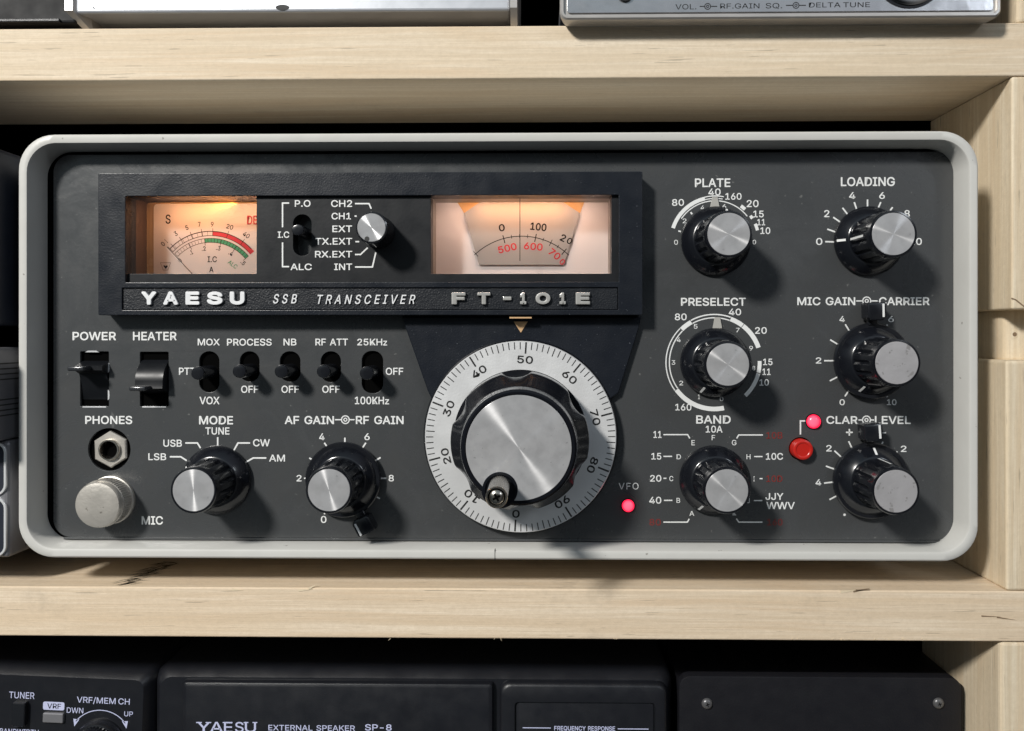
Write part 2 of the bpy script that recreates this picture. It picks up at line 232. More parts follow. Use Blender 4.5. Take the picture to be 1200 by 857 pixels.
# letter outlines (thousandths of an em): advance, closed outlines
GLYPHS = {"A":[480,[[16,0,201,509,276,509,463,0,395,0,287,302,264,372,232,478,245,478,213,371,191,302,85,0],[110,142,110,199,370,199,370,142]]],"B":[456,[[60,0,60,509,241,509,274,507,304,501,329,491,350,477,367,461,381,442,390,421,396,398,398,374,397,353,393,336,387,320,378,307,368,295,356,286,343,278,329,272,315,267,315,262,331,260,347,254,363,245,378,234,391,220,402,203,411,184,416,161,418,136,416,111,410,88,400,67,386,48,368,31,344,18,317,8,284,2,247,0],[125,57,245,57,281,60,309,67,330,80,344,96,353,115,355,137,354,153,350,169,342,184,333,197,320,209,306,218,289,225,269,229,248,231,125,231],[125,285,238,285,256,287,273,290,288,296,302,304,314,314,323,326,330,340,335,355,336,372,333,393,326,412,313,429,294,442,270,449,240,452,125,452]]],"C":[510,[[267,-7,225,-3,186,7,150,25,119,49,92,79,70,115,53,157,44,203,40,254,44,305,53,352,70,393,92,429,119,459,150,484,186,501,225,512,267,516,293,514,317,511,340,504,362,496,383,485,402,471,419,456,435,438,448,418,459,397,467,373,473,348,408,348,404,365,397,380,389,395,380,407,369,418,357,428,344,437,330,444,315,449,300,453,284,455,267,456,237,453,209,445,184,432,161,414,141,391,125,364,113,332,106,295,103,254,106,213,113,177,125,145,141,117,161,94,184,76,210,63,237,56,267,53,284,54,300,56,315,60,330,65,344,72,357,81,369,90,380,102,389,114,397,128,404,144,408,160,473,160,467,135,459,112,448,91,435,71,420,53,402,38,383,24,363,13,341,5,317,-2,293,-6]]],"D":[502,[[219,0,96,0,96,57,215,57,254,60,288,68,318,81,343,99,363,122,379,149,390,181,397,216,399,255,397,294,390,329,379,361,364,388,344,410,320,428,291,441,258,449,221,452,93,452,93,509,225,509,273,505,315,495,353,478,385,455,412,426,433,391,449,351,458,306,462,255,458,205,449,159,433,119,411,83,384,54,351,31,312,14,268,3],[125,509,125,0,60,0,60,509]]],"E":[419,[[60,0,60,509,372,509,372,452,125,452,125,286,355,286,355,229,125,229,125,57,375,57,375,0]]],"F":[410,[[60,0,60,509,369,509,369,452,125,452,125,278,346,278,346,221,125,221,125,0]]],"G":[520,[[269,-7,225,-3,185,7,149,25,118,49,91,79,69,116,53,157,43,203,40,254,43,305,53,352,69,393,91,429,117,459,149,484,184,501,223,512,265,516,291,514,316,510,340,504,363,494,384,483,403,469,421,453,436,436,449,416,460,395,468,373,474,349,408,349,402,365,395,379,387,393,378,406,368,417,356,427,344,436,330,443,315,448,300,453,283,455,265,456,236,453,209,445,183,432,160,414,141,392,125,364,113,332,106,295,103,254,106,213,113,177,125,145,141,117,161,95,184,76,210,63,238,56,269,53,296,55,322,61,345,71,365,85,382,102,396,123,407,147,413,173,415,202,434,199,283,199,283,256,478,256,478,200,475,160,466,124,451,91,431,62,406,38,377,19,344,5,308,-4]]],"H":[517,[[60,0,60,509,125,509,125,289,392,289,392,509,457,509,457,0,392,0,392,232,125,232,125,0]]],"I":[300,[[31,0,31,57,118,57,118,452,31,452,31,509,269,509,269,452,183,452,183,57,269,57,269,0]]],"J":[396,[[185,-7,143,-2,106,11,75,33,52,63,38,100,33,145,33,173,98,173,98,145,100,117,108,93,122,74,139,61,160,53,185,50,209,53,230,61,248,74,261,93,269,117,272,145,272,509,336,509,336,145,332,100,318,63,294,33,263,11,227,-2]]],"K":[467,[[104,145,104,216,139,261,174,303,212,344,364,509,448,509,231,276,228,276],[60,0,60,509,125,509,125,334,124,225,125,193,125,0],[372,0,188,259,228,309,449,0]]],"L":[393,[[60,0,60,509,125,509,125,57,361,57,361,0]]],"M":[628,[[60,0,60,509,152,509,277,187,287,159,299,123,311,84,322,49,307,49,318,83,330,121,342,158,352,187,476,509,568,509,568,0,504,0,504,291,504,327,505,369,506,413,507,457,513,457,498,409,482,363,467,322,456,291,342,0,286,0,170,291,159,321,145,361,129,408,112,457,119,457,120,416,121,372,122,328,122,291,122,0]]],"N":[523,[[60,0,60,509,136,509,343,183,363,151,388,107,414,55,405,54,401,108,399,157,399,195,399,509,463,509,463,0,387,0,202,290,177,331,148,381,108,452,119,454,122,384,124,328,125,291,125,0]]],"O":[533,[[267,-7,225,-3,186,7,150,25,119,49,92,79,70,115,53,157,44,203,40,254,44,305,53,352,70,393,92,429,119,459,150,484,186,501,225,512,267,516,309,512,348,501,384,484,415,459,442,429,464,393,480,352,490,305,493,254,490,203,480,157,464,115,442,79,415,49,384,25,348,7,309,-3],[267,53,296,55,324,63,349,76,372,94,392,116,408,144,420,176,428,213,430,254,428,295,420,332,408,365,392,392,372,415,349,433,324,446,296,453,267,456,237,453,210,445,184,433,161,415,142,392,125,364,113,332,106,295,103,254,106,213,113,176,125,144,142,117,161,94,184,76,210,63,237,55]]],"P":[445,[[60,0,60,509,235,509,272,506,305,499,332,487,356,471,375,452,390,430,400,404,407,377,409,348,407,318,400,291,390,265,375,243,356,223,332,207,305,195,272,188,235,186,109,186,109,242,233,242,257,244,279,248,297,256,312,266,324,279,333,294,339,310,343,328,344,348,343,367,339,385,333,402,324,416,312,428,297,439,279,446,257,451,232,452,125,452,125,0]]],"Q":[533,[[245,159,313,159,369,85,384,65,468,-48,401,-48,346,27,331,46],[267,-7,225,-3,186,7,150,25,119,49,92,79,70,115,53,157,44,203,40,254,44,305,53,352,70,393,92,429,119,459,150,484,186,501,225,512,267,516,309,512,348,501,384,484,415,459,442,429,464,393,480,352,490,305,493,254,490,203,480,157,464,115,442,79,415,49,384,25,348,7,309,-3],[267,53,296,55,324,63,349,76,372,94,392,116,408,144,420,176,428,213,430,254,428,295,420,332,408,365,392,392,372,415,349,433,324,446,296,453,267,456,237,453,210,445,184,433,161,415,142,392,125,364,113,332,106,295,103,254,106,213,113,176,125,144,142,117,161,94,184,76,210,63,237,55]]],"R":[449,[[60,0,60,509,236,509,273,506,305,500,333,489,356,473,376,455,390,433,401,408,407,381,409,352,407,323,401,296,390,271,376,250,356,232,333,217,305,206,273,200,236,198,96,198,96,255,234,255,258,256,280,260,298,267,313,276,325,287,334,300,340,316,344,333,345,352,344,371,340,389,334,405,325,419,313,430,298,440,279,446,258,451,233,452,125,452,125,0],[353,0,230,229,303,229,428,0]]],"S":[447,[[224,-9,188,-7,156,-1,128,9,102,23,81,40,64,60,51,83,42,109,38,137,104,137,108,118,114,102,123,88,136,76,150,66,166,59,185,53,204,50,224,49,246,50,267,54,286,60,303,69,317,79,329,92,338,106,344,122,346,139,344,154,340,168,332,179,322,189,310,197,296,205,280,211,263,217,245,222,184,239,145,253,112,269,86,289,67,313,56,341,52,372,54,400,62,425,75,448,92,468,113,484,138,498,165,508,195,514,227,516,259,514,289,508,316,498,340,484,360,468,377,449,390,427,398,403,401,378,337,378,332,402,320,421,302,437,280,449,254,456,225,459,204,457,185,454,167,448,152,440,139,430,129,418,121,405,117,391,115,376,117,359,122,345,131,334,142,324,155,315,169,308,184,302,198,297,212,293,264,279,312,264,328,256,344,248,359,238,372,226,384,213,395,198,402,180,407,161,408,139,406,112,399,87,386,64,370,43,349,25,323,11,294,0,261,-7]]],"T":[449,[[32,452,32,509,417,509,417,452,257,452,257,0,193,0,193,452]]],"U":[517,[[259,-8,220,-6,186,2,154,15,126,33,103,55,85,80,71,108,63,140,60,173,60,509,124,509,124,178,126,155,132,133,141,113,153,95,169,80,187,68,208,59,232,53,259,52,285,53,309,59,331,68,349,80,364,95,377,113,385,133,391,155,393,178,393,509,457,509,457,173,454,140,446,108,433,80,414,55,391,33,363,15,332,2,297,-6]]],"V":[480,[[204,0,16,509,84,509,192,206,215,137,248,31,235,31,267,138,290,206,395,509,463,509,278,0]]],"W":[686,[[155,0,16,509,82,509,163,196,175,145,187,94,197,40,189,40,200,94,211,145,224,196,306,509,380,509,462,196,474,145,486,94,497,40,488,40,499,94,510,145,523,196,603,509,670,509,530,0,455,0,368,323,351,391,336,475,350,475,335,395,318,323,230,0]]],"X":[474,[[18,0,217,284,217,236,29,509,104,509,178,400,204,361,223,329,243,292,232,292,252,329,272,361,298,400,374,509,446,509,259,239,259,287,456,0,382,0,292,129,268,165,250,195,230,231,244,231,225,196,206,166,182,129,91,0]]],"Y":[472,[[203,0,203,208,16,509,91,509,192,344,222,292,231,274,240,254,250,230,224,230,233,254,242,275,251,293,280,344,381,509,455,509,268,208,268,0]]],"Z":[438,[[42,0,42,46,273,385,306,431,341,476,348,454,285,452,223,452,40,452,40,509,397,509,397,462,169,129,134,81,97,33,90,54,152,57,214,57,399,57,399,0]]],"0":[453,[[227,-7,191,-3,158,7,130,24,105,48,85,77,69,113,57,155,50,202,48,254,50,306,57,353,69,395,85,431,106,461,130,484,159,502,191,512,227,516,262,512,295,502,323,484,348,461,368,431,384,395,396,353,403,306,405,254,403,202,396,155,384,113,368,77,348,48,323,24,295,7,263,-3],[227,50,250,52,271,60,290,74,306,92,320,116,330,144,338,176,342,213,344,254,342,295,338,332,330,365,320,393,306,416,290,435,271,449,250,457,227,460,203,457,182,449,163,435,147,416,134,393,123,365,115,332,111,295,109,254,111,213,115,176,123,144,134,116,147,92,163,74,182,60,203,52]]],"1":[453,[[76,0,76,55,391,55,391,0],[276,509,276,0,212,0,212,448,209,448,86,358,86,427,198,509]]],"2":[453,[[64,0,64,47,234,229,282,282,294,298,303,312,311,327,316,341,319,356,320,371,319,389,315,405,308,419,298,431,287,441,273,449,258,455,241,458,224,460,205,458,188,454,172,447,159,438,148,427,139,413,132,398,128,381,127,362,66,362,68,391,75,418,86,442,102,464,121,482,143,496,168,507,196,513,225,516,254,513,281,507,306,497,328,482,346,465,361,445,372,423,379,398,381,372,380,354,377,336,371,318,363,299,351,280,336,259,317,235,294,209,267,180,153,60,153,57,389,57,389,0]]],"3":[453,[[218,-7,188,-5,159,1,133,10,108,22,88,38,70,57,57,79,48,104,44,132,109,132,112,115,118,100,126,87,137,76,150,66,165,59,182,54,200,51,219,50,239,51,258,55,275,61,291,69,304,80,315,93,323,108,328,125,329,145,328,163,323,180,316,196,306,211,292,223,275,234,254,241,229,246,201,248,157,248,157,299,288,448,288,452,70,452,70,509,372,509,372,461,211,278,211,289,247,290,279,286,308,276,333,262,354,244,371,222,383,198,391,173,393,145,390,116,383,90,370,66,354,45,333,27,309,12,281,2,251,-5]]],"4":[453,[[40,105,40,158,247,509,311,509,109,166,109,163,413,163,413,105],[282,0,282,121,282,146,282,318,343,318,343,0]]],"5":[453,[[221,-7,192,-5,165,1,140,11,118,25,99,41,83,60,71,82,63,105,60,130,122,130,125,115,130,102,138,89,148,78,160,68,173,60,188,54,204,51,221,50,241,51,259,56,276,64,291,75,304,89,314,104,322,122,326,141,328,162,326,183,321,203,314,221,303,237,290,251,275,262,257,270,238,275,218,277,201,276,184,273,167,268,152,262,139,255,128,246,67,253,96,509,366,509,366,452,151,452,134,301,136,301,148,311,162,318,178,325,194,330,212,333,229,334,252,332,274,328,294,321,313,311,330,299,345,285,358,269,370,251,379,231,386,210,390,187,391,163,388,132,381,102,369,76,352,52,332,32,309,15,282,3,253,-4]]],"6":[453,[[226,-7,196,-4,168,3,142,15,119,31,100,51,84,74,73,101,66,130,64,162,65,187,71,212,80,239,93,268,112,302,137,340,252,509,322,509,151,261,145,261,151,270,157,279,165,288,174,295,184,302,196,307,208,311,221,313,235,314,265,312,291,305,316,295,337,280,355,262,370,240,380,215,387,187,389,157,387,127,379,98,368,73,352,50,333,30,310,14,284,3,257,-4],[226,48,245,50,263,55,279,63,293,73,304,86,314,101,322,119,326,137,327,157,326,178,322,196,314,213,304,228,293,241,279,251,263,259,245,264,226,265,207,264,190,259,174,252,160,241,148,229,138,214,131,197,126,179,125,158,126,138,131,119,138,102,148,86,160,73,174,63,190,55,207,50]]],"7":[453,[[97,0,323,448,323,452,62,452,62,509,391,509,391,449,165,0]]],"8":[453,[[226,-7,193,-5,163,1,136,11,111,25,91,42,74,62,62,84,54,109,52,135,53,156,58,176,65,195,75,212,87,228,101,241,117,252,134,260,153,265,153,267,129,276,109,289,93,308,80,330,73,354,70,380,73,405,79,429,90,450,106,469,124,485,146,498,170,508,197,514,226,516,255,514,282,508,306,498,328,485,346,469,361,450,373,429,379,405,382,380,379,354,372,330,359,308,343,289,323,276,300,267,300,265,319,260,335,252,351,241,365,228,377,212,387,195,395,176,399,156,401,135,398,109,391,84,378,62,362,42,341,25,317,11,289,1,259,-5],[226,49,248,50,267,54,285,60,300,69,313,79,323,91,331,106,335,121,337,139,335,157,330,173,322,189,312,202,298,213,283,223,265,230,247,234,226,235,206,234,187,230,169,223,154,213,140,202,130,189,122,173,117,157,115,139,117,121,121,106,129,91,139,79,152,69,167,60,185,54,205,50],[226,290,244,291,260,294,274,300,287,308,298,318,307,330,314,344,318,359,319,376,318,392,314,407,308,420,299,432,288,442,275,449,260,455,244,459,226,460,208,459,192,455,177,449,164,442,153,432,145,420,138,407,134,392,133,376,134,359,138,344,145,330,154,318,165,308,178,300,193,294,209,291]]],"9":[453,[[226,516,256,513,285,506,310,494,333,478,352,458,368,434,380,408,387,378,389,347,387,322,382,296,373,270,359,240,340,207,315,168,200,0,130,0,301,248,307,248,302,238,295,229,287,221,278,214,268,207,257,202,245,198,232,195,218,195,188,197,161,203,137,214,116,229,98,247,83,269,72,294,66,321,64,352,66,382,73,411,85,436,101,459,120,479,143,494,168,506,196,513],[226,460,207,459,190,454,174,446,160,435,148,423,138,407,131,390,127,372,125,352,127,331,131,313,138,295,148,280,160,268,174,257,190,250,207,245,226,243,245,245,263,249,279,257,293,267,305,280,314,295,322,312,326,330,327,350,326,371,322,390,314,407,305,422,293,435,279,446,263,454,245,459]]],".":[188,[[95,-4,83,-3,73,1,63,9,55,18,51,29,50,41,51,53,55,64,63,73,73,81,83,85,95,87,107,85,118,81,128,73,135,64,140,53,141,41,140,29,135,18,128,9,118,1,107,-3]]],"-":[453,[[337,244,337,188,114,188,114,244]]],"/":[249,[[235,533,71,-76,14,-76,178,533]]],"z":[380,[[42,0,42,46,254,320,254,323,48,323,48,379,333,379,333,331,126,60,126,56,339,56,339,0]]]}

# ---------------------------------------------------------------- mesh builder (mm, panel space)
def circ(r, n=48, c=(0,0), a0=0): return [(c[0]+r*cos(a0+2*pi*i/n), c[1]+r*sin(a0+2*pi*i/n)) for i in range(n)]
def rrect(x0, y0, x1, y1, r, n=8):
    if x0 > x1: x0, x1 = x1, x0
    if y0 > y1: y0, y1 = y1, y0
    r = min(r, (x1-x0)/2-1e-4, (y1-y0)/2-1e-4); p = []
    for cx, cy, a in ((x1-r, y1-r, 0), (x0+r, y1-r, 90), (x0+r, y0+r, 180), (x1-r, y0+r, 270)):
        for i in range(n+1):
            t = radians(a+90*i/n); p.append((cx+r*cos(t), cy+r*sin(t)))
    return p
class MB:
    def __init__(s): s.v=[]; s.f=[]; s.fm=[]; s.sm=[]; s.mats=[]
    def mi(s, m):
        if m not in s.mats: s.mats.append(m)
        return s.mats.index(m)
    def loft(s, rings, mat, closed=False, cap0=True, cap1=True, smooth=True):
        "rings: lists of 3-D points, same count, each ring closed"
        m = s.mi(mat); b = len(s.v); n = len(rings[0])
        for r in rings: s.v += [tuple(p) for p in r]
        R = len(rings)
        for i in range(R if closed else R-1):
            a0 = b+i*n; a1 = b+((i+1) % R)*n
            for j in range(n):
                k = (j+1) % n
                s.f.append((a0+j, a0+k, a1+k, a1+j)); s.fm.append(m); s.sm.append(smooth)
        if not closed:
            if cap0: s.f.append(tuple(b+j for j in reversed(range(n)))); s.fm.append(m); s.sm.append(False)
            if cap1: s.f.append(tuple(b+(R-1)*n+j for j in range(n))); s.fm.append(m); s.sm.append(False)
    def prism(s, poly, z0, z1, mat, bev=0, smooth=False):
        if bev:
            cx = sum(p[0] for p in poly)/len(poly); cy = sum(p[1] for p in poly)/len(poly)
            w = max(p[0] for p in poly)-min(p[0] for p in poly); h = max(p[1] for p in poly)-min(p[1] for p in poly)
            fx, fy = 1-2*bev/w, 1-2*bev/h
            top = [(cx+(x-cx)*fx, cy+(y-cy)*fy, z1) for x, y in poly]
            mid = [(cx+(x-cx)*(1-.6*bev/w), cy+(y-cy)*(1-.6*bev/h), z1-.35*bev) for x, y in poly]
            s.loft([[(x,y,z0) for x,y in poly], [(x,y,z1-bev) for x,y in poly], mid, top], mat, smooth=smooth)
        else: s.loft([[(x,y,z0) for x,y in poly], [(x,y,z1) for x,y in poly]], mat, smooth=smooth)
    def box(s, x0, y0, z0, x1, y1, z1, mat, bev=0, axis='z'):
        x0,x1=sorted((x0,x1)); y0,y1=sorted((y0,y1)); z0,z1=sorted((z0,z1))
        if not bev: s.prism([(x0,y0),(x1,y0),(x1,y1),(x0,y1)], z0, z1, mat); return
        import bmesh
        bm = bmesh.new(); bmesh.ops.create_cube(bm, size=1)
        for v in bm.verts: v.co = ((x0+x1)/2+v.co.x*(x1-x0), (y0+y1)/2+v.co.y*(y1-y0), (z0+z1)/2+v.co.z*(z1-z0))
        bmesh.ops.bevel(bm, geom=bm.edges[:], offset=bev, segments=3, profile=.5, affect='EDGES')
        s.addbm(bm, mat)
    def addbm(s, bm, mat, smooth=False):
        m = s.mi(mat); b = len(s.v); bm.verts.index_update()
        s.v += [tuple(v.co) for v in bm.verts]
        for f in bm.faces: s.f.append(tuple(b+v.index for v in f.verts)); s.fm.append(m); s.sm.append(smooth)
        bm.free()
    def lathe(s, prof, mat, c=(0,0), n=56, smooth=True, cap0=True, cap1=True):
        s.loft([[(c[0]+r*cos(2*pi*i/n), c[1]+r*sin(2*pi*i/n), z) for i in range(n)] for r, z in prof], mat, cap0=cap0, cap1=cap1, smooth=smooth)
    def poly(s, pts, z, mat):
        m = s.mi(mat); b = len(s.v); s.v += [(x,y,z) for x,y in pts]
        a = sum(pts[i][0]*pts[(i+1)%len(pts)][1]-pts[(i+1)%len(pts)][0]*pts[i][1] for i in range(len(pts)))
        idx = range(len(pts)) if a > 0 else reversed(range(len(pts)))
        s.f.append(tuple(b+i for i in idx)); s.fm.append(m); s.sm.append(False)
    def line(s, pts, w, z, mat, closed=False):
        "flat mitred stroke"
        P = [Vector(p) for p in pts]; n = len(P); L=[]; R=[]
        for i in range(n):
            a = P[i-1] if (i > 0 or closed) else None; c = P[(i+1) % n] if (i < n-1 or closed) else None
            d1 = (P[i]-a).normalized() if a is not None else None; d2 = (c-P[i]).normalized() if c is not None else None
            if d1 is None: d1 = d2
            if d2 is None: d2 = d1
            t = (d1+d2).normalized(); nn = Vector((-t.y, t.x)); k = max(.4, nn.dot(Vector((-d1.y, d1.x))))
            L.append(P[i]+nn*w/2/k); R.append(P[i]-nn*w/2/k)
        for i in range(n if closed else n-1):
            j = (i+1) % n; s.poly([L[i], R[i], R[j], L[j]], z, mat)
    def arc(s, c, r0, r1, a0, a1, z, mat, n=None):
        n = n or max(2, int(abs(a1-a0)/3)); A = [radians(a0+(a1-a0)*i/n) for i in range(n+1)]
        for i in range(n):
            s.poly([(c[0]+r0*cos(A[i]), c[1]+r0*sin(A[i])), (c[0]+r1*cos(A[i]), c[1]+r1*sin(A[i])),
                    (c[0]+r1*cos(A[i+1]), c[1]+r1*sin(A[i+1])), (c[0]+r0*cos(A[i+1]), c[1]+r0*sin(A[i+1]))], z, mat)
    def addmesh(s, me, mat, fn=lambda v: v, smooth=False):
        m = s.mi(mat); b = len(s.v); s.v += [tuple(fn(v.co)) for v in me.vertices]
        for p in me.polygons: s.f.append(tuple(b+i for i in p.vertices)); s.fm.append(m); s.sm.append(smooth)
    def plate(s, outlines, z0, z1, mat, bev=0.0):
        "outer outline with holes, extruded, edges bevelled"
        cu = bpy.data.curves.new('c', 'CURVE'); cu.dimensions = '2D'; cu.fill_mode = 'BOTH'
        for o in outlines:
            sp = cu.splines.new('POLY'); sp.points.add(len(o)-1); sp.use_cyclic_u = True
            for i, (x, y) in enumerate(o): sp.points[i].co = (x, y, 0, 1)
        cu.extrude = (z1-z0)/2-bev; cu.bevel_depth = bev; cu.bevel_resolution = 2; cu.offset = -bev
        ob = bpy.data.objects.new('c', cu); col.objects.link(ob)
        me = bpy.data.meshes.new_from_object(ob.evaluated_get(bpy.context.evaluated_depsgraph_get()))
        s.addmesh(me, mat, lambda v: (v.x, v.y, v.z+(z0+z1)/2))
        bpy.data.objects.remove(ob); bpy.data.curves.remove(cu); bpy.data.meshes.remove(me)
    def text(s, t, box, z, mat, bold=.012, shear=0, rot=0, ext=0, bev=0, spacing=1, hfix=None, outline=False):
        "text fitted into box=(x0,x1,y0,y1) mm, y0 bottom"
        me = textmesh(t, 0, shear, spacing, ext > 0, bev)
        xs = [v.co.x for v in me.vertices]; ys = [v.co.y for v in me.vertices]; zs = [v.co.z for v in me.vertices]
        mx0, mx1, my0, my1 = min(xs), max(xs), min(ys), max(ys)
        x0, x1, y0, y1 = box; cx, cy = (x0+x1)/2, (y0+y1)/2
        sx = (x1-x0)/(mx1-mx0); sy = (y1-y0)/(my1-my0); sz = ext/max(1e-6, max(zs)-min(zs)) if ext else 0; zm = min(zs)
        cr, sr = cos(radians(rot)), sin(radians(rot))
        # heavier strokes: the same outline laid down again a hair to each side
        b = max(0, bold)*.85; e = b*(my1-my0)/.73*sy
        sx = (x1-x0-2*e)/(mx1-mx0); sy = (y1-y0-2*e)/(my1-my0)
        offs = [(0, 0)] + ([(e*cos(pi/4*i), e*sin(pi/4*i)) for i in range(8)] if e > 1e-4 else [])
        for i, (ox, oy) in enumerate(offs):
            def fn(v):
                x = (v.x-(mx0+mx1)/2)*sx+ox; y = (v.y-(my0+my1)/2)*sy+oy
                return (cx+x*cr-y*sr, cy+x*sr+y*cr, z+(v.z-zm)*sz+.0025*i)
            s.addmesh(me, mat, fn)
    def build(s, name, origin=(0,0,0), parent=None, sharp=35):
        me = bpy.data.meshes.new(name); o = Vector(origin)
        me.from_pydata([((x-o.x)*.001, (y-o.y)*.001, (z-o.z)*.001) for x,y,z in s.v], [], s.f)
        for m in s.mats: me.materials.append(m)
        me.polygons.foreach_set('material_index', s.fm); me.polygons.foreach_set('use_smooth', s.sm)
        me.update()
        if any(s.sm): me.set_sharp_from_angle(angle=radians(sharp))
        return place(name, me, origin, parent)
_tc = {}
class GV:
    def __init__(s, co): s.co = co
class GP:
    def __init__(s, v): s.vertices = v
class GM:
    def __init__(s): s.vertices = []; s.polygons = []
def glyphmesh(ch, solid, bev):
    k = (ch, solid, bev)
    if k in _tc: return _tc[k]
    cu = bpy.data.curves.new('t', 'CURVE'); cu.dimensions = '2D'; cu.fill_mode = 'BOTH'
    for sp_ in GLYPHS[ch][1]:
        n = len(sp_)//2; sp = cu.splines.new('POLY'); sp.points.add(n-1); sp.use_cyclic_u = True
        for i in range(n): sp.points[i].co = (sp_[2*i]*.001, sp_[2*i+1]*.001, 0, 1)
    if solid: cu.extrude = .06; cu.bevel_depth = bev; cu.bevel_resolution = 2
    ob = bpy.data.objects.new('t', cu); col.objects.link(ob)
    me = bpy.data.meshes.new_from_object(ob.evaluated_get(bpy.context.evaluated_depsgraph_get()))
    r = ([tuple(v.co) for v in me.vertices], [tuple(p.vertices) for p in me.polygons])
    bpy.data.objects.remove(ob); bpy.data.curves.remove(cu); bpy.data.meshes.remove(me)
    _tc[k] = r; return r
def textmesh(t, bold, shear, spacing, solid, bev):
    m = GM(); x = 0.0; gap = (spacing-1)*.45
    for ch in t:
        if ch == ' ': x += .13+gap; continue
        vs, ps = glyphmesh(ch, solid, bev); b = len(m.vertices)
        m.vertices += [GV(Vector((vx+x+shear*vy, vy, vz))) for vx, vy, vz in vs]
        m.polygons += [GP([b+i for i in p]) for p in ps]
        x += GLYPHS[ch][0]*.001+gap
    return m
ORI = {}
def place(name, data, origin, parent):
    ob = bpy.data.objects.new(name, data); col.objects.link(ob); ORI[ob.name] = Vector(origin)
    if parent is not None:
        ob.parent = parent; ob.location = (Vector(origin)-ORI[parent.name])*.001
    else:
        ob.location = W(origin); ob.rotation_euler = (pi/2, 0, 0)
    return ob
def thing(name, origin, label, cat, group=None):
    ob = place(name, None, origin, None); ob.empty_display_size = .02
    ob['label'] = label; ob['category'] = cat
    if group: ob['group'] = group
    return ob
def P2(z, *pts): return [S(x, y, z) for x, y in pts]
def crop(ox, oy, sc, pts, z=0.0): return [S(ox+x/sc, oy+y/sc, z) for x, y in pts]
PZ = .05
def T(mb, t, x0, x1, y0, y1, z=PZ, mat=None, **kw):
    a = S(x0, y1, z); b = S(x1, y0, z)
    mb.text(t, (a[0], b[0], a[1], b[1]), z, mat or M['print'], **kw)

# ================================================================ THE RADIO
FZ = 10.0
fl, _ = S(20.5, 400, FZ); fr, _ = S(1147.5, 400, FZ); ft, fb = 72.7, -80.5
SH = -91.7                                   # top of the shelf under the radio
radio = thing('radio_transceiver', ((fl+fr)/2, SH, 0), 'old shortwave transceiver with charcoal panel, light grey rounded case and amber lit meter windows', 'radio')
# case
mb = MB()
def rr3(i, r, z, n=10): return [(x, y, z) for x, y in rrect(fl+i, fb+i, fr-i, ft-i, r, n)]
mb.loft([rr3(1.2, 12, -255), rr3(0, 13, -250), rr3(0, 13, 8.8), rr3(.25, 12.8, 9.6), rr3(.8, 12.4, 10), rr3(2.6, 11, 10), rr3(3.2, 10.6, 9.8), rr3(3.55, 10.3, 9.2),
         rr3(4.0, 9.6, -1.6), rr3(4.0, 9.6, -40)], M['frame'], cap0=True, cap1=False)
# seam in the bottom rim
sx, _ = S(580, 650, FZ)
mb.box(sx-.12, fb-.05, 0, sx+.12, fb+3.6, 10.03, M['slot'])
case = mb.build('case', (0,0,0), radio)
mb = MB()
mb.plate([rrect(fl+3.9, fb+3.9, fr-3.9, ft-3.9, 9.7, 10), rrect(*S(140,335,-1.4), *S(735,222,-1.4), .5, 2)], -2.4, -1.4, M['black'])
mb.build('gasket', (0,0,0), radio)
mb = MB(); mb.box(fl+6, fb+6, -34, fr-6, ft-6, -32, M['black']); mb.build('chassis', (0,0,0), radio)  # black sheet standing in for the unlit inside of the case

# front panel with its cut-outs
pl, pt = S(62.5, 181.5); pr, pb = S(1117.5, 633.5)
def slot_px(x0, x1, y0, y1, z=0): a = S(x0, y1, z); b = S(x1, y0, z); return rrect(a[0], a[1], b[0], b[1], min((b[0]-a[0])/2, 3.6), 8)
SLOTS = [(233.5,257,412,460), (281,304,412,447.5), (328,352,412,447.5), (376,399.5,412,448), (424,449,411.5,461)]
ROCK = [(94,127.5,412,476.5), (164,197.5,412.5,476.5)]
holes = [slot_px(*s_) for s_ in SLOTS]
for r_ in ROCK:
    a = S(r_[0], r_[3]); b = S(r_[1], r_[2]); holes.append(rrect(a[0], a[1], b[0], b[1], .4, 2))
phc = S(128, 527); holes.append(circ(25.3*MM(), 40, phc))
btc = S(938, 526); holes.append(circ(13.4*MM(), 32, btc))
holes.append(rrect(*S(143,333), *S(303,224), .3, 2)); holes.append(rrect(*S(500,333), *S(722,224), .3, 2))
mb = MB()
mb.plate([rrect(pl, pb, pr, pt, 6.5, 10)] + holes, -1.2, 0, M['panel'], .15)
PR = M['print']
B1 = .02
for t, x0, x1, y0, y1 in [('POWER',85,136,389,399), ('HEATER',155.8,207,389,399), ('PHONES',99.8,155,487.5,497.2),
        ('MODE',233.3,273.2,487.6,497.6), ('AF  GAIN',333.6,391.4,487.6,497.3), ('RF  GAIN',417,473,487.6,497.3),
        ('PLATE',814.3,856,209.2,219.5), ('LOADING',985.3,1048.7,207.5,218.5), ('PRESELECT',798,874,349,358.7), ('MIC  GAIN',934.3,1002.3,348.3,358),
        ('CARRIER',1030,1089.3,348.3,358), ('BAND',815.8,856.3,487,496.6), ('CLAR',968.4,1005,487.7,497), ('LEVEL',1025.2,1067.3,487.7,497),
        ('MIC',166,191,605,615)]:
    T(mb, t, x0, x1, y0, y1, bold=.026)
